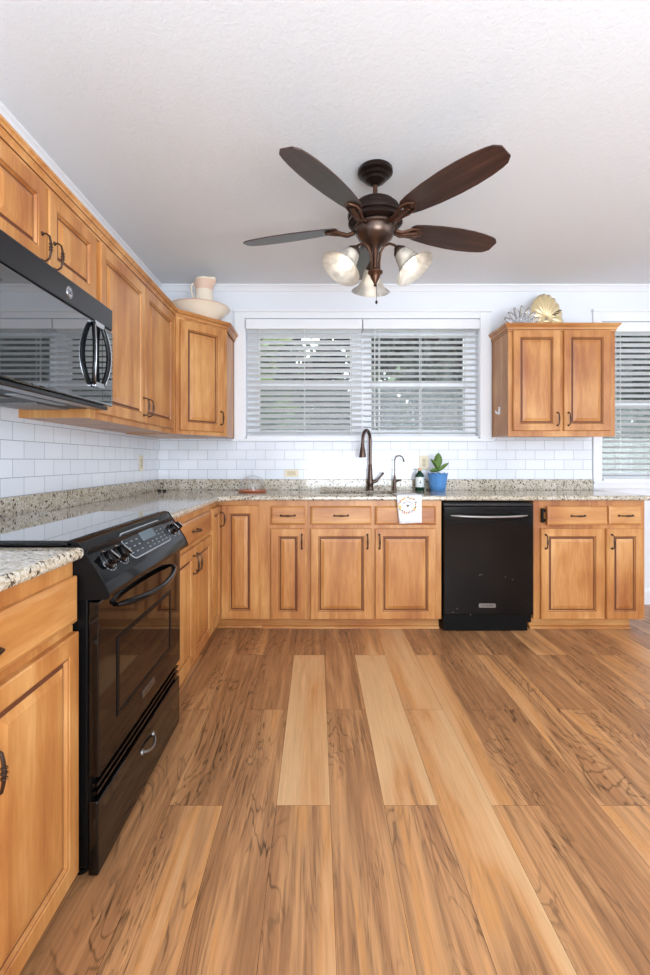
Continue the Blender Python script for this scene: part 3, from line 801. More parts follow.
tx = MB(); text_into(tx, 'KitchenAid', 0.018, Matrix(((0, 0, 1, xf+0.0034), (1, 0, 0, 1.675), (0, 1, 0, 0.348), (0, 0, 0, 1)))); tx.build('lettering', 'ink', bdo)
# dark vent gap, storage drawer
MB().box(xf-0.05, xf-0.022, R0+0.006, R1-0.006, 0.20, 0.282).build('vent_recess', 'blackm', rg)
MB().box(xf-0.026, xf-0.006, R0+0.01, R1-0.01, 0.232, 0.240).box(xf-0.026, xf-0.006, R0+0.01, R1-0.01, 0.254, 0.262).build('vent_rail', 'black', rg)
sd = MB().box(*yz(R0+0.004, R1-0.004, xf-0.002, 0.012, 0.215, 0.028)).build('storage_drawer', 'oven', rg, bevel=0.005, seg=3)
hh = MB(); pts = []
for k in range(9):
    s_ = k/8; b_ = math.sin(PI*s_); pts.append((xf-0.002+0.020*b_**0.6, 1.62+0.11*s_, 0.150-0.012*b_))
hh.tube(pts, 0.0045, 8)
for yy in (1.62, 1.73): hh.lathe([(0.0001, 0.006), (0.008, 0.005), (0.011, 0)], 12, M4=T(xf-0.002, yy, 0.150) @ RY(90))
hh.build('handle', 'steel', sd)
for yy in (R0+0.04, R1-0.04):
    for xx in (-1.2, -0.66): MB().lathe([(0.018, 0.0), (0.018, 0.012), (0.010, 0.014), (0.010, 0.036)], 12, M4=T(xx, yy, 0.0)).build('foot', 'blackm', rg)

# ------------------------------------------------------------------ dishwasher
xa, xb = X(443), X(532.6)
dwm = empty('dishwasher', 'black dishwasher built in between the wooden base cabinets', 'dishwasher', (xa, YF-0.022, 0))
w_ = xb-xa
MB().box(0.004, w_-0.004, 0.03, 0.60, 0.06, 0.868).build('body', 'blackm', dwm)
MB().box(0.002, w_-0.002, 0.0, 0.03, 0.118, 0.842).build('door', 'black', dwm, bevel=0.006, seg=3)
MB().box(0.002, w_-0.002, 0.004, 0.03, 0.845, 0.862).build('control_strip', 'blackg', dwm, bevel=0.003)
MB().box(0.006, w_-0.03, 0.028, 0.05, 0.004, 0.112).build('kick_plate', 'blackm', dwm, bevel=0.003)
hn = MB(); pts = []
for k in range(13):
    s_ = k/12; b_ = math.sin(PI*s_); pts.append((0.045+s_*(w_-0.09), -0.004-0.036*b_**0.5, 0.783-0.006*b_))
hn.tube(pts, [0.006]+[0.010]*11+[0.006], 10); hn.build('handle', 'steel', dwm)
M4 = T((xa+xb)/2-xa-0.01, -0.0, 0.182) @ RX(90)
bd = MB(); plate(bd, 0.112, 0.027, 0.005, 0.0, 0.003, M4); bdo = bd.build('badge', 'steel', dwm)
tx = MB(); text_into(tx, 'KitchenAid', 0.018, M4 @ T(0, 0, 0.0034)); tx.build('lettering', 'ink', bdo)
sp_ = MB(); rnd = random.Random(4)
for px, pz in ((0.24, 0.385), (0.255, 0.388), (0.413, 0.372), (0.46, 0.355), (0.062, 0.135), (0.18, 0.12), (0.09, 0.16)):
    MB().lathe([(0.0001, 0.0006), (0.0022, 0.0003), (0.0025, 0)], 8, M4=T(px, -0.0, pz) @ RX(90)).build('water_spot', 'grey', dwm)

# ------------------------------------------------------------------ upper cabinets
UB, UT = 1.325, 2.112
CRP = [(0.0, -0.018), (0.005, -0.018), (0.006, -0.006), (0.010, -0.004), (0.012, 0.008), (0.019, 0.016), (0.022, 0.018), (0.026, 0.026), (0.031, 0.029), (0.031, 0.038), (-0.02, 0.038)]
def crown(path, name, parent, z):
    """path of (x,y); outside is to the right of travel"""
    mb = MB(); n = len(path); rs = []
    for i, p in enumerate(path):
        p = Vector(p)
        d1 = (p-Vector(path[i-1])).normalized() if i else None
        d2 = (Vector(path[i+1])-p).normalized() if i < n-1 else None
        d1 = d1 or d2; d2 = d2 or d1
        n1 = Vector((d1.y, -d1.x)); n2 = Vector((d2.y, -d2.x)); m_ = (n1+n2); m_ = m_/(m_.length**2)*2 if m_.length else n1
        m_ = (n1+n2)/(1+n1.dot(n2))
        rs.append([(p.x+m_.x*a, p.y+m_.y*a, z+b) for a, b in CRP])
    mb.rings(rs)
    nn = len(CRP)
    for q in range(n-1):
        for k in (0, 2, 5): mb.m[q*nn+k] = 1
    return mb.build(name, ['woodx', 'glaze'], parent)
XU = XL+0.33
def upper(label, ya, yb, z0, z1):
    c = empty('wall_cabinet', label, 'cabinet', (XU, ya, 0), PI/2)
    w = yb-ya
    MB().box(0, w-0.0006, 0.018, 0.329, z0+0.006, z1).build('body', 'wood', c)
    MB().box(0, w-0.0006, 0.0, 0.0178, z0, z1).build('face_frame', 'wood', c, bevel=0.001)
    return c, w
U1a, U1b = 1.287, 2.006
cu1, w_ = upper('short wooden wall cabinet with two doors above the microwave', U1a, U1b, 1.795, UT)
dw = (1.617-U1a-0.02)
door(cu1, 0.02, 1.812, 1.620-U1a-0.02, 0.275, hx=1.620-U1a-0.02-0.03, hz=0.055)
door(cu1, 1.634-U1a, 1.812, 1.985-1.634, 0.275, hx=0.03, hz=0.055)
crown([(XU, U1a), (XU, U1b-0.0006)], 'crown', None, UT).parent = None
bpy.data.objects.remove(bpy.data.objects['crown'])
cu2, w_ = upper('tall wooden wall cabinet with two doors between microwave and corner wall cabinet', U1b, 3.128, UB, UT)
door(cu2, 2.026-U1b, 1.352, 2.552-2.026, 0.735, hx=2.552-2.026-0.03, hz=0.085)
door(cu2, 2.560-U1b, 1.352, 3.06-2.560, 0.735, hx=0.03, hz=0.085)
crn = empty('cabinet_crown', 'wooden crown moulding along the tops of the left wall cabinets', 'moulding', (0, 0, 0))
# diagonal corner wall cabinet
dg0 = Vector((XU, 3.135)); dg1 = Vector((-0.664, YB-0.33))
cd = empty('corner_wall_cabinet', 'diagonal wooden corner wall cabinet under the white pitcher and bowl', 'cabinet', (XU, 3.135, 0))
pts = [(XL+0.0085, 3.1285), (XU, 3.1285), (dg1.x, dg1.y), (dg1.x, YB-0.0085), (XL+0.0085, YB-0.0085)]
pts = [(x-XU, y-3.135) for x, y in pts]
bb = MB(); bb.rings([[(x, y, UB) for x, y in pts], [(x, y, UT) for x, y in pts]]); bb.build('body', 'wood', cd, bevel=0.001)
dv = dg1-dg0; dl = dv.length; da = math.atan2(dv.y, dv.x); dn = Vector((dv.y, -dv.x)).normalized()
e_ = 0.0006
fr = MB().box(0.003, dl-0.003, -0.012, -0.0006, UB, UT).build('face_frame', 'wood', cd, (0, 0, 0), (0, 0, da), bevel=0.001)
st = 0.028
ddx = dv.normalized()*st+dn*0.0125
do = panel_door(dl-2*st-0.016, 0.736, 0.062).build('door', ['wood', 'glaze'], cd, (ddx.x, ddx.y, 1.352), (0, 0, da))
pull(do, dl-2*st-0.016-0.028, 0.10)
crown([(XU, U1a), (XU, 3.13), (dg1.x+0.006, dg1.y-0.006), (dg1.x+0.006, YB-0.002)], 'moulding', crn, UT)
# top boards under the crown are part of the bodies; crown sits on their top edge

# right wall cabinet
xa, xb = 1.398, 2.180; yf = YB-0.33
cr = empty('wall_cabinet', 'wooden wall cabinet with two doors between the kitchen window and far right window', 'cabinet', (xa, yf, 0))
w_ = xb-xa
MB().box(0, w_, 0.018, 0.3215, UB+0.012, UT).build('body', 'wood', cr, bevel=0.001)
MB().box(0, w_, 0.0, 0.0178, UB, UT).build('face_frame', 'wood', cr, bevel=0.001)
sw = 136.7*3.46/3.44
d0 = (513.5-317)/137.5-xa; d1 = (560.5-317)/137.5-xa; d2 = (564.3-317)/137.5-xa; d3 = (610.8-317)/137.5-xa
door(cr, d0, 1.367, d1-d0, 0.733, hx=d1-d0-0.022, hz=0.085)
door(cr, d2, 1.367, d3-d2, 0.733, hx=0.030, hz=0.085)
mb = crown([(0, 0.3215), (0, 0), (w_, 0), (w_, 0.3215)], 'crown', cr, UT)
hk = MB(); hk.box(-0.004, -0.0006, 0.15, 0.175, 1.50, 1.56); hk.tube([(-0.004, 0.163, 1.515), (-0.016, 0.163, 1.508), (-0.026, 0.163, 1.516), (-0.030, 0.163, 1.532)], 0.0045, 8)
hk.tube([(-0.004, 0.150, 1.55), (-0.012, 0.160, 1.515)], 0.004, 6)
hko = hk.build('adhesive_hook', 'white', None, (xa, yf, 0)); tag(hko, 'small white adhesive hook on the left side of the right wall cabinet', 'hook')

# ------------------------------------------------------------------ microwave
XM = -0.872
mw = empty('microwave', 'black over-the-range microwave under the short wall cabinet', 'microwave', (0, 0, 0))
m0, m1, mz0, mz1 = 1.291, 2.002, 1.372, 1.790
MB().box(XL+0.010, XM-0.03, m0+0.003, 2.000, mz0, mz1).build('body', 'mwtop', mw, bevel=0.003)
MB().box(XM-0.029, XM, m0, m1+0.018, 1.700, mz1).build('top_panel', 'mwtop', mw, bevel=0.005)
mdo = MB().box(XM-0.029, XM+0.002, m0, m1+0.018, mz0+0.006, 1.697).build('door', 'mwglass', mw, bevel=0.008, seg=3)
MB().box(XM-0.06, XM-0.004, m0+0.004, m1-0.02, mz0-0.012, mz0+0.004).build('lower_lip', 'mwtop', mw, bevel=0.004)
ug = MB().box(XL+0.04, XM-0.07, m0+0.06, m1-0.06, mz0-0.010, mz0-0.001)
ug.build('underside_plate', 'blackm', mw)
for a in (1.36, 1.72): 
    fg = MB().box(-1.20, -1.02, a, a+0.22, mz0-0.014, mz0-0.010)
    for k in range(8): fg.box(-1.19+k*0.022, -1.178+k*0.022, a+0.01, a+0.21, mz0-0.016, mz0-0.0139)
    fg.build('grease_filter', 'steel', mw)
MB().box(-0.99, -0.955, 1.50, 1.80, mz0-0.013, mz0-0.009).build('task_light_lens', 'grey', mw)
# long oval handle with chrome bands
hn = MB(); yc = 1.862; zc = 1.564
rad_y, rad_z = 0.058, 0.118
loop = []
for k in range(33):
    a = 2*PI*k/32
    loop.append((XM+0.030+0.010*abs(math.sin(a)), yc+rad_y*math.copysign(abs(math.cos(a))**0.8, math.cos(a)), zc+rad_z*math.copysign(abs(math.sin(a))**0.55, math.sin(a))))
hn = MB()
for s_ in (-1, 1):
    pts = []
    for k in range(13):
        q = -1+2*k/12
        pts.append((XM+0.010+0.016*(1-q*q), yc+s_*(0.036+0.022*(1-q*q)), zc+q*rad_z))
    hn.tube(pts, 0.009, 10)
hno = hn.build('handle', 'black', mdo)
hc = MB()
for s_ in (-1, 1):
    hc.box(XM+0.004, XM+0.019, yc-0.038, yc+0.038, zc+s_*rad_z-0.010, zc+s_*rad_z+0.010)
    pts = []
    for k in range(13):
        q = -0.95+1.9*k/12
        pts.append((XM+0.017+0.017*(1-q*q), yc+s_*(0.041+0.024*(1-q*q)), zc+q*rad_z))
    hc.tube(pts, 0.0025, 6)
hc.build('handle_trim', 'chrome', hno, bevel=0.002)
MW4 = lambda y, z, h=0.0: Matrix(((0, 0, 1, XM+h), (1, 0, 0, y), (0, 1, 0, z), (0, 0, 0, 1)))
lg = MB(); lg.lathe([(0.0001, 0.002), (0.019, 0.002), (0.0215, 0)], 28, M4=MW4(1.668, 1.742))
lgo = lg.build('logo', 'chrome', mw)
lt = MB(); lt.lathe([(0.0155, 0.0021), (0.0165, 0.003), (0.0175, 0.0021)], 28, M4=MW4(1.668, 1.742)); text_into(lt, 'GE', 0.019, MW4(1.668, 1.742, 0.0026)); lt.build('lettering', 'ink', lgo)
gl = MB()
for k in range(3): gl.tube([MW4(1.945+k*0.025, 1.415, 0.0026) @ Vector((0.006*math.cos(a), 0.008*math.sin(a), 0)) for a in [R(110+x*22) for x in range(7)]], 0.0012, 5)
gl.build('key_symbols', 'ink', mdo)
gs = MB().box(XM+0.0018, XM+0.0026, 1.918, 1.920, mz0+0.02, 1.69); gs.build('panel_seam', 'blackm', mdo)

# ------------------------------------------------------------------ ceiling fan
FX, FY = 0.280, 2.275
fan = empty('ceiling_fan', 'dark bronze ceiling fan with five brown blades and three frosted lights', 'ceiling fan', (FX, FY, ZC))
MB().lathe([(0.0001, 0.0), (0.080, -0.0005), (0.084, -0.006), (0.084, -0.022), (0.080, -0.026), (0.066, -0.028), (0.066, -0.040), (0.062, -0.044), (0.050, -0.046), (0.049, -0.058), (0.030, -0.070), (0.018, -0.078), (0.0001, -0.080)], 40).build('canopy', 'bronze_dark', fan)
MB().lathe([(0.0115, -0.07), (0.0115, -0.155)], 16).build('downrod', 'copper', fan)
MB().lathe([(0.0001, -0.140), (0.030, -0.142), (0.036, -0.150), (0.075, -0.158), (0.090, -0.168), (0.092, -0.178), (0.108, -0.186), (0.112, -0.196), (0.110, -0.204), (0.124, -0.210), (0.127, -0.222), (0.124, -0.236),
            (0.118, -0.240), (0.122, -0.248), (0.124, -0.262), (0.112, -0.272), (0.0001, -0.274)], 48, M4=Matrix.Diagonal((1.05, 1.05, 1, 1))).build('motor_housing', 'bronze_dark', fan)
MB().lathe([(0.100, -0.273), (0.104, -0.278), (0.103, -0.286), (0.094, -0.292), (0.092, -0.312), (0.080, -0.335), (0.055, -0.356), (0.030, -0.372), (0.022, -0.385), (0.0001, -0.386)], 40).build('switch_housing', 'bronze', fan)
MB().lathe([(0.0001, -0.38), (0.014, -0.385), (0.012, -0.40), (0.012, -0.478), (0.018, -0.485), (0.036, -0.492), (0.036, -0.500), (0.026, -0.508), (0.022, -0.520), (0.012, -0.540), (0.006, -0.552), (0.009, -0.558), (0.0001, -0.566)], 28).build('light_kit_hub', 'copper', fan)
pc = MB(); pc.tube([(0.004, -0.012, -0.54), (0.004, -0.012, -0.635)], 0.0012, 6); pc.lathe([(0.0001, 0.010), (0.005, 0.006), (0.006, -0.004), (0.0001, -0.010)], 10, M4=T(0.004, -0.012, -0.643)); pc.build('pull_chain', 'bronze_dark', fan)
def blade_mesh():
    # outline in (r, w)
    pts = []
    r0, r1 = 0.185, 0.685
    prof = [(0.0, 0.030), (0.03, 0.046), (0.12, 0.057), (0.3, 0.070), (0.5, 0.0765), (0.66, 0.076), (0.80, 0.070), (0.90, 0.061), (0.955, 0.052), (1.0, 0.030)]
    up = [(r0+(r1-r0)*a, b) for a, b in prof]; ring = up+[(a, -b) for a, b in reversed(up)]
    mb = MB(); mb.rings([[(a, b, 0.003) for a, b in ring], [(a, b, -0.003) for a, b in ring]]); return mb
def iron_mesh():
    mb = MB()
    for s_ in (-1, 1):
        mb.tube([(0.105, s_*0.008, -0.020), (0.135, s_*0.014, -0.028), (0.165, s_*0.020, -0.018), (0.19, s_*0.028, -0.010), (0.225, s_*0.026, -0.007), (0.250, s_*0.006, -0.007)], [0.009, 0.008, 0.007, 0.008, 0.007, 0.005], 8)
    mb.tube([(0.105, 0, -0.020), (0.14, 0, -0.030), (0.175, 0, -0.020), (0.22, 0, -0.008)], [0.012, 0.010, 0.009, 0.012], 8)
    mb.lathe([(0.0001, -0.008), (0.012, -0.008), (0.018, -0.003), (0.018, 0)], 14, M4=T(0.232, 0, -0.002))
    return mb
b0 = None
for k in range(5):
    a = 91+72*k
    if b0 is None:
        b0 = blade_mesh().build('blade', 'blade', fan, bevel=0.001)
        i0 = iron_mesh().build('blade_bracket', 'copper', b0)
        bo, io = b0, i0
    else:
        bo = b0.copy(); io = i0.copy(); COL.objects.link(bo); COL.objects.link(io); bo.parent = fan; io.parent = bo
    bo.location = (0, 0, -0.272)
    bo.rotation_mode = 'XYZ'
    bo.matrix_local = T(0, 0, -0.268) @ RZ(a) @ RX(-13)
for k, a in enumerate((208, -28, 90)):
    root = RZ(a)
    ar = MB(); ar.tube([root @ Vector(p) for p in ((0.020, 0, -0.485), (0.020, 0, -0.45), (0.026, 0, -0.405), (0.045, 0, -0.378), (0.072, 0, -0.372), (0.098, 0, -0.386), (0.112, 0, -0.406))], 0.0062, 8)
    aro = ar.build('light_arm', 'copper', fan)
    tilt = root @ T(0.110, 0, -0.402) @ RY(-36) @ Matrix.Diagonal((1.08, 1.08, 1.05, 1))
    lc = MB().lathe([(0.0001, 0.008), (0.012, 0.006), (0.018, -0.002), (0.022, -0.010), (0.030, -0.020), (0.030, -0.030), (0.026, -0.032)], 24, M4=tilt); lc.build('lamp_holder', 'bronze', aro)
    pf = [(0.026, -0.028), (0.034, -0.036), (0.040, -0.055), (0.046, -0.080), (0.056, -0.104), (0.072, -0.122), (0.088, -0.132), (0.092, -0.135)]
    pf2 = pf+[(r_-0.003, z_+0.001) for r_, z_ in reversed(pf)]
    sh_ = MB().lathe(pf2, 36, M4=tilt); sh_.build('lamp_shade', 'frost', aro)
    bl_ = MB().lathe([(0.012, -0.03), (0.014, -0.05), (0.024, -0.066), (0.031, -0.084), (0.031, -0.096), (0.024, -0.113), (0.010, -0.122), (0.0001, -0.124)], 24, M4=tilt); bl_.build('bulb', 'bulb', aro)
    l = bpy.data.lights.new('fan_lamp_light', 'POINT'); l.energy = 0.12; l.color = (1, 0.9, 0.78); l.shadow_soft_size = 0.03
    lo = bpy.data.objects.new('fan_lamp_light', l); COL.objects.link(lo); lo.parent = fan; lo.location = (tilt @ Vector((0, 0, -0.15)))

# ------------------------------------------------------------------ faucets
fx, fy = 0.418, 3.715
fa = empty('faucet', 'tall dark bronze gooseneck kitchen faucet with pull-down sprayer behind the sink', 'faucet', (fx, fy, CT))
MB().lathe([(0.0001, 0), (0.031, 0), (0.031, 0.008), (0.025, 0.014), (0.024, 0.05), (0.027, 0.058), (0.022, 0.08), (0.018, 0.14), (0.015, 0.20), (0.013, 0.205), (0.0001, 0.206)], 24).build('base', 'bronze', fa)
nk = MB(); dirx, diry = -0.55, -0.83
pp = [(0, 0, 0.19), (0, 0, 0.375)]
for k in range(0, 13):
    a = R(180*k/12); q = 0.062-0.062*math.cos(a); pp.append((dirx*q, diry*q, 0.392+0.062*math.sin(a)*1.25))
pp.append((dirx*0.124, diry*0.124, 0.36)); nk.tube(pp, 0.0125, 12); nk.build('spout', 'bronze', fa)
MB().lathe([(0.0001, 0.0), (0.026, 0.0), (0.027, 0.010), (0.022, 0.045), (0.015, 0.085), (0.0135, 0.110), (0.0001, 0.11)], 20, M4=T(dirx*0.128, diry*0.128, 0.258)).build('sprayer', 'bronze', fa)
lv = MB(); lv.tube([(0.015, 0, 0.062), (0.05, -0.004, 0.075), (0.085, -0.006, 0.115), (0.104, -0.006, 0.14)], [0.016, 0.011, 0.008, 0.010], 10); lv.build('lever', 'bronze', fa)
f2 = empty('filter_faucet', 'slim dark bronze filtered-water faucet right of the tall faucet', 'faucet', ((394.5-317)/127, 3.715, CT))
MB().lathe([(0.0001, 0), (0.019, 0), (0.018, 0.01), (0.013, 0.03), (0.012, 0.08), (0.009, 0.105), (0.006, 0.12), (0.0001, 0.12)], 20).build('base', 'bronze', f2)
nk = MB(); pp = [(0, 0, 0.11), (0.001, 0, 0.215)]
for k in range(11):
    a = R(165*k/10); q = 0.034-0.034*math.cos(a); pp.append((q, -0.2*q, 0.235+0.038*math.sin(a)))
nk.tube(pp, 0.005, 10); p = pp[-1]; nk.tube([p, (p[0]+0.002, p[1], p[2]-0.022)], 0.0075, 10); nk.build('spout', 'bronze', f2)
lv = MB(); lv.tube([(0.008, 0, 0.07), (0.03, -0.004, 0.078), (0.052, -0.006, 0.082)], [0.009, 0.006, 0.008], 8); lv.build('lever', 'bronze', f2)

# ------------------------------------------------------------------ soap bottle, plant, towel, cloche, outlets
sb = empty('soap_bottle', 'dark green soap bottle with white label beside the blue pot', 'bottle', ((419.3-317)/127.5, 3.70, CT))
MB().lathe([(0.0001, 0), (0.032, 0), (0.035, 0.004), (0.035, 0.112), (0.031, 0.128), (0.016, 0.142), (0.013, 0.150), (0.013, 0.156), (0.0001, 0.157)], 28).build('bottle_body', 'bottle', sb)
MB().lathe([(0.0001, 0.176), (0.0125, 0.175), (0.0135, 0.170), (0.0135, 0.155)], 20).build('cap', 'wrap', sb)
lb = MB(); vs = []
for k in range(13):
    a = R(-90-72+12*k)
    for z in (0.028, 0.106): vs.append((0.0356*math.cos(a), 0.0356*math.sin(a), z))
lb.add(vs, [(2*k, 2*k+2, 2*k+3, 2*k+1) for k in range(12)], 0, True); lo_ = lb.build('label_sheet', 'label', sb)
li = MB(); M4 = T(0, -0.0362, 0.068) @ RX(90)
li.add([(-0.009, -0.012, 0), (0.009, -0.012, 0), (0.006, 0.0, 0), (0.0, 0.016, 0), (-0.006, 0, 0)], [(0, 1, 2, 3, 4)], M4=M4); li.box(-0.001, 0.001, -0.018, -0.012, 0, 0.0002, M4=M4); li.box(-0.012, 0.012, -0.026, -0.0235, 0, 0.0002, M4=M4)
li.build('leaf_emblem', 'bottle', lo_)

px_ = (437.2-317)/128.5
pl = empty('potted_plant', 'small fiddle-leaf plant in a blue fluted pot on the countertop', 'plant', (px_, 3.66, CT))
def flute(r, z, a):
    k = 0.035*math.cos(a*10); return (r*(1+k*(0.35+z*4)), z+(0.004*math.cos(a*10) if z > 0.125 else 0))
MB().lathe([(0.0001, 0.0), (0.054, 0.0), (0.058, 0.004), (0.064, 0.05), (0.070, 0.10), (0.075, 0.132), (0.0775, 0.136), (0.0745, 0.137), (0.071, 0.130), (0.066, 0.118), (0.0001, 0.117)], 80, fn=flute).build('pot', 'blue', pl)
MB().lathe([(0.0001, 0.123), (0.04, 0.121), (0.0655, 0.118)], 24).build('soil', 'soil', pl)
stm = MB(); stm.tube([(-0.004, 0, 0.118), (0.0, 0, 0.16), (0.002, 0, 0.20)], [0.004, 0.0035, 0.0025], 8)
stm.build('stem', 'stem', pl)
def leaf(L, W, base, az, el, roll=0, bend=0.25):
    mb = MB(); vs = []; n = 9
    for i in range(n):
        s_ = i/(n-1); w = W*math.sin(PI*min(1, s_**0.75))**0.8*(0.75+0.5*s_) if 0 < s_ < 1 else 0.0006
        z = -bend*L*(s_-0.0)**2+bend*L*0.3*s_
        for q in (-1, 0, 1): vs.append((L*s_, q*w/2, z+abs(q)*w*0.12))
    fs = []
    for i in range(n-1):
        for q in range(2): fs.append((i*3+q, i*3+q+1, (i+1)*3+q+1, (i+1)*3+q))
    M4 = T(*base) @ RZ(az) @ RY(-el) @ RX(roll)
    mb.add(vs, fs, 0, True, M4)
    o = mb.build('leaf', 'leaf_plant', pl, fixn=False)
    s = o.modifiers.new('thickness', 'SOLIDIFY'); s.thickness = 0.0008
leaf(0.125, 0.066, (0.0, -0.004, 0.175), 260, 78, 0, 0.1)
leaf(0.100, 0.044, (0.0, 0, 0.165), 172, 62, 40, 0.2)
leaf(0.075, 0.040, (0.0, -0.004, 0.150), 188, 14, 55, 0.35)
leaf(0.105, 0.036, (0.002, -0.003, 0.150), 350, 44, -60, 0.2)
leaf(0.060, 0.034, (0.0, -0.003, 0.155), 225, 50, 0, 0.2)
leaf(0.075, 0.034, (0.002, 0.01, 0.155), 70, 60, 0, 0.2)

tw = empty('dish_towel', 'white embroidered dish towel draped over the countertop edge below the small faucet', 'towel', ((408.5-317)/149.5, CE_Y, CT))
W2 = 0.083; prof2 = []
pth = [(0.18, 0.002), (0.12, 0.002), (0.06, 0.002), (0.02, 0.0025), (0.004, 0.002), (-0.003, -0.004), (-0.0045, -0.015), (-0.0045, -0.04), (-0.005, -0.08), (-0.0065, -0.12), (-0.008, -0.15), (-0.010, -0.178)]
n = 13; vs = []; 
for i, (yy, zz) in enumerate(pth):
    for k in range(n):
        u = -1+2*k/(n-1)
        wob = 0.0035*math.sin(u*4.0+1)*max(0, i-5)/6
        w = W2*(1-0.03*max(0, i-6)) if u < 0 else W2
        vs.append((u*w+0.004*max(0, i-6)/5*(1 if u < 0 else -0.3), yy-abs(wob) if i > 5 else yy, zz+(0.0025*abs(math.sin(u*3.3)) if i < 4 else 0)-(0.006*(1-u)/2 if i == len(pth)-1 else 0)))
fs = [(i*n+k, i*n+k+1, (i+1)*n+k+1, (i+1)*n+k) for i in range(len(pth)-1) for k in range(n-1)]
tc_ = MB().add(vs, fs, 0, True); tco = tc_.build('cloth', 'towel', tw, fixn=False); s = tco.modifiers.new('thickness', 'SOLIDIFY'); s.thickness = 0.0025; s.offset = -1
back = MB(); back.add([(p[0]*0.86+0.008, p[1]*0.3+0.0005 if i_//n > 6 else p[1]+0.0008, p[2]-(0.008 if i_//n > 6 else 0)) for i_, p in enumerate(vs) if i_//n > 5], [(i*n+k, i*n+k+1, (i+1)*n+k+1, (i+1)*n+k) for i in range(len(pth)-7) for k in range(n-1)], 0, True)
em = MB(); rnd = random.Random(9)
def blot(x, z, r, mi, n_=6):
    yy = -0.0115 if z < -0.01 else -0.009
    em.lathe([(0.0001, 0.0012), (r*0.7, 0.0010), (r, 0.0)], n_, mi, M4=T(x, yy+0.0, z) @ RX(90))
for k in range(46):
    a = 2*PI*k/46+rnd.uniform(-0.05, 0.05); q = 0.054+rnd.uniform(-0.007, 0.007)
    x, z = -0.012+q*math.cos(a), -0.062+q*0.92*math.sin(a)
    blot(x, z, rnd.uniform(0.003, 0.006), rnd.choice([0, 1, 1, 2, 2]))
blot(-0.062, -0.072, 0.010, 0, 8); blot(-0.062, -0.072, 0.004, 1); blot(0.034, -0.085, 0.008, 0, 8)
M4 = T(-0.010, -0.0118, -0.066) @ RX(90)
em.lathe([(0.0001, 0.0015), (0.0045, 0.001), (0.005, 0)], 10, 3, M4=M4 @ Matrix.Diagonal((1, 1.7, 1, 1)))
for s_ in (-1, 1): em.add([(0, 0.004, 0.0006), (s_*0.011, 0.009, 0.0006), (s_*0.012, 0.002, 0.0006)], [(0, 1, 2)], 2, M4=M4)
for i, chh in enumerate('Bee Grateful'):
    if chh == ' ': continue
    a = R(142-i*9.6); text_into(em, chh, 0.013, T(-0.010, -0.0120, -0.068) @ RX(90) @ T(0.030*math.cos(a)*1.15, 0.030*math.sin(a), 0.0006) @ RZ(math.degrees(a)-90), 3)
em.build('embroidery', ['yellow', 'orange', 'sage', 'ink'], tco)

cz = empty('cake_dome', 'clear glass cake dome on a copper-brown tray near the corner', 'cake dome', ((252.3-317)/133, 3.56, CT))
MB().lathe([(0.0001, 0.002), (0.09, 0.002), (0.098, 0.0), (0.106, 0.006), (0.108, 0.014), (0.104, 0.015), (0.100, 0.010), (0.0001, 0.009)], 40).build('tray', 'tray', cz)
pf = [(0.093, 0.011), (0.093, 0.06), (0.088, 0.085), (0.070, 0.105), (0.040, 0.120), (0.012, 0.127), (0.0001, 0.128)]
MB().lathe(pf, 40).build('glass_dome', 'clear', cz)
kn = MB().lathe([(0.006, 0.126), (0.005, 0.134), (0.008, 0.140), (0.013, 0.150), (0.012, 0.160), (0.006, 0.166), (0.0001, 0.167)], 16); kn.build('knob', 'clear', cz)
pods = MB()
tray_item = MB()

bk = empty('black_clip', 'small black clip lying on the countertop in the corner', 'clip', (-1.18, 3.60, CT))
MB().box(-0.032, -0.004, -0.008, 0.008, 0.0005, 0.014).build('left_jaw', 'blackm', bk, bevel=0.003)
MB().box(0.006, 0.034, -0.010, 0.008, 0.0005, 0.014).build('right_jaw', 'blackm', bk, bevel=0.003)
MB().box(-0.006, 0.008, -0.004, 0.004, 0.003, 0.009).build('hinge', 'steel', bk)

def wallplate(label, M4, w, h, kind):
    e = empty('wall_outlet', label, 'outlet', M4.to_translation()); Rm = M4.to_3x3().to_4x4()
    p = MB(); plate(p, w, h, 0.004, 0.0, 0.005, Rm); p.build('cover_plate', 'beige', e, bevel=0.001)
    q = MB(); cols = {'duplex': [(0, 0)], 'wide': [(0, 0)], 'double': [(-0.023, 0), (0.023, 0)]}[kind]
    if kind == 'wide':
        plate(q, 0.068, 0.034, 0.003, 0.005, 0.0065, Rm); q.build('receptacle', 'beiged', e); return
    for cx, cy in cols:
        plate(q, 0.030, 0.066, 0.006, 0.005, 0.0065, Rm @ T(cx, cy, 0))
    q.build('receptacle', 'beiged', e)
    s_ = MB()
    for cx, cy in cols[:1]:
        for dz in (-0.018, 0.018):
            for dx in (-0.006, 0.006): s_.box(cx+dx-0.001, cx+dx+0.001, dz-0.004, dz+0.004, 0.0065, 0.0068, M4=Rm)
            s_.lathe([(0.0001, 0.0068), (0.0025, 0.0066)], 8, M4=Rm @ T(cx, dz-0.010, 0))
    s_.build('slots', 'ink', e)
bw = RX(90)
wallplate('beige wall outlet turned sideways on the tile right of the cake dome', T((291.5-317)/125, YB-0.0082, 1.15-12.8/125) @ bw, 0.114, 0.060, 'wide')
wallplate('beige wall outlet on the tile behind the soap bottle and plant', T((423.8-317)/125, YB-0.0082, 1.15-2/125) @ bw, 0.075, 0.114, 'duplex')
wallplate('small beige wall outlet on the left tiled wall near the corner', Matrix(((0, 0, 1, XL+0.0082), (1, 0, 0, 3.40), (0, 1, 0, 1.13), (0, 0, 0, 1))), 0.075, 0.114, 'duplex')

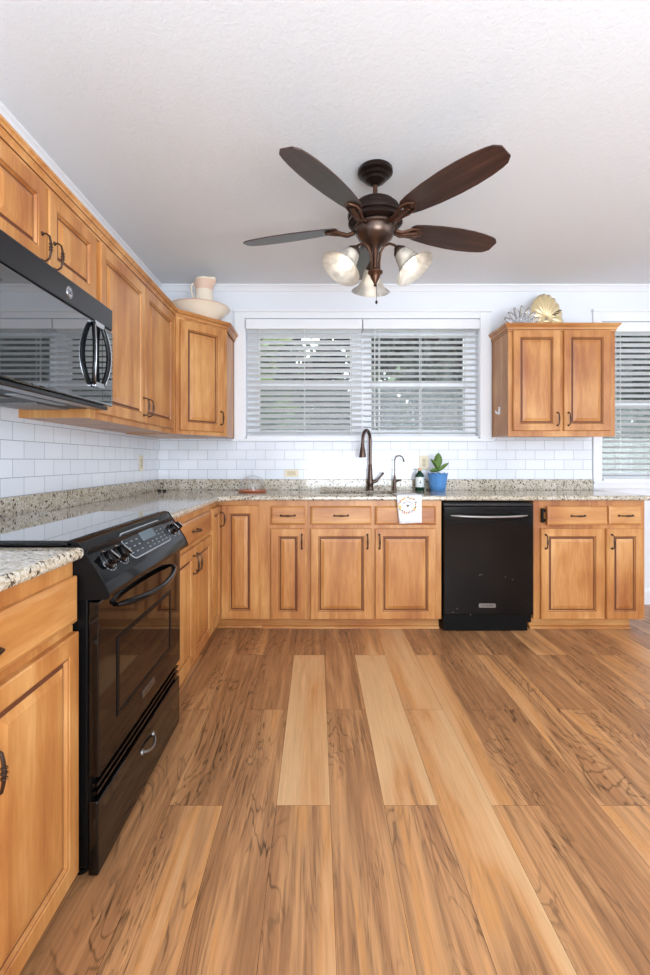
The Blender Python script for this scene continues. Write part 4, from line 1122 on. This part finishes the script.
# ------------------------------------------------------------------ things on the wall cabinets
wb = empty('wash_basin', 'wide cream ceramic bowl on top of the diagonal corner wall cabinet', 'bowl', (-0.853, 3.425, UT))
MB().lathe([(0.0001, 0.0), (0.085, 0.0), (0.090, 0.006), (0.105, 0.035), (0.150, 0.085), (0.185, 0.128), (0.205, 0.160), (0.215, 0.168), (0.212, 0.172), (0.198, 0.165), (0.175, 0.130), (0.140, 0.088), (0.095, 0.042), (0.0001, 0.030)], 56, M4=Matrix.Diagonal((1.02, 1.02, 0.80, 1))).build('bowl_body', 'cream', wb)
MB().lathe([(0.2125, 0.1655), (0.2165, 0.1685), (0.2135, 0.1735), (0.2085, 0.1715)], 56, M4=Matrix.Diagonal((1.02, 1.02, 0.80, 1))).build('rim_band', 'peach', wb)
pt = empty('pitcher', 'cream and peach ceramic pitcher standing in the wide bowl', 'pitcher', (-0.822, 3.44, UT+0.0275))
def spout(r, z, a):
    if z > 0.27:
        q = max(0, math.cos(a))**6; return (r*(1+0.38*q*(z-0.27)/0.06), z+0.012*q*(z-0.27)/0.06)
    return (r, z)
MB().lathe([(0.0001, 0.0), (0.05, 0.0), (0.052, 0.010), (0.045, 0.022), (0.058, 0.06), (0.067, 0.11), (0.068, 0.15), (0.060, 0.20), (0.056, 0.235), (0.057, 0.27), (0.062, 0.30), (0.062, 0.318), (0.055, 0.335), (0.050, 0.333), (0.056, 0.31), (0.050, 0.27), (0.0001, 0.24)], 40, fn=spout, M4=Matrix.Diagonal((1.1, 1.1, 0.98, 1))).build('pitcher_body', 'cream', pt)
MB().lathe([(0.0572, 0.25), (0.0582, 0.27), (0.0632, 0.30), (0.0632, 0.318)], 40, fn=spout, M4=Matrix.Diagonal((1.1, 1.1, 0.98, 1))).build('neck_wash', 'peach', pt)
hn = MB(); hn.tube([(-0.055, 0, 0.285), (-0.078, 0, 0.298), (-0.092, 0, 0.275), (-0.090, 0, 0.235), (-0.078, 0, 0.195), (-0.060, 0, 0.175)], [0.007, 0.008, 0.008, 0.0075, 0.007, 0.006], 10); hn.build('handle', 'cream', pt)

# gold scallop shell
gs_ = empty('gold_shell', 'large gold scallop shell standing on top of the right wall cabinet', 'shell', ((545.5-317)/130, 3.64, UT))
def shell(n_ribs, rad, sweep, depth, segs=8, lobes=0.03, th=0.004):
    mb = MB(); nu = n_ribs*6+1; vs = []
    for j in range(segs+1):
        s_ = j/segs
        for i in range(nu):
            u = i/(nu-1); a = R(90-sweep/2+sweep*u)
            rib = abs(math.sin(PI*u*n_ribs))
            rr = rad*(0.06+0.94*s_)*(1+lobes*rib*s_)
            dome = depth*math.sin(PI*min(1, s_*0.93+0.04))**0.7
            vs.append((rr*math.cos(a), -dome-0.010*rib*s_, rr*math.sin(a)))
    fs = [(j*nu+i, j*nu+i+1, (j+1)*nu+i+1, (j+1)*nu+i) for j in range(segs) for i in range(nu-1)]
    return mb.add(vs, fs, 0, True)
sm = shell(13, 0.20, 250, 0.03)
so_ = sm.build('fan', 'gold', gs_, (0, 0, 0.125), (R(-10), 0, R(0)), fixn=False); so_.scale = (0.60, 1, 0.98); s = so_.modifiers.new('thickness', 'SOLIDIFY'); s.thickness = 0.004
hb = MB(); hb.tube([(-0.05, -0.02, 0.105), (0, -0.03, 0.098), (0.05, -0.02, 0.105)], [0.008, 0.014, 0.008], 10); hb.tube([(0, -0.02, 0.10), (0, -0.01, 0.05), (0, 0.0, 0.012)], [0.012, 0.010, 0.016], 10); hb.box(-0.06, 0.06, -0.04, 0.03, 0.0, 0.014); hb.build('stand', 'gold', gs_, bevel=0.003)
tgz = MB(); rnd = random.Random(5)
for k in range(4): tgz.tube([(0.035+0.012*k, -0.045, 0.15+0.010*k), (0.06+0.012*k, -0.055, 0.135+0.014*k)], 0.0035, 6)
tgz.build('starfish', 'copper', gs_)
# silver fluted leaf dish lying left of it
ss = empty('crystal_dish', 'clear fluted crystal dish standing left of the gold shell', 'dish', ((520-317)/134, 3.52, UT))
for k in range(7):
    a = -60+20*k
    L = 0.168-0.006*abs(k-3)
    mb = MB(); vs = []; n_ = 8
    for i in range(n_+1):
        s_ = i/n_; w = 0.027*math.sin(PI*(0.15+0.8*s_))**0.7
        for q in (-1, 0, 1): vs.append((q*w, -0.02*math.sin(PI*s_)-(0.005 if q == 0 else 0), L*s_))
    mb.add(vs, [(i*3+q, i*3+q+1, (i+1)*3+q+1, (i+1)*3+q) for i in range(n_) for q in range(2)], 0, True, T(0, 0.0, 0.018) @ RY(a) @ RX(6))
    o = mb.build('petal', 'silver', ss, fixn=False); s = o.modifiers.new('thickness', 'SOLIDIFY'); s.thickness = 0.002
MB().lathe([(0.0001, 0.0), (0.045, 0.0), (0.040, 0.012), (0.015, 0.022), (0.0001, 0.03)], 20).build('foot', 'silver', ss)
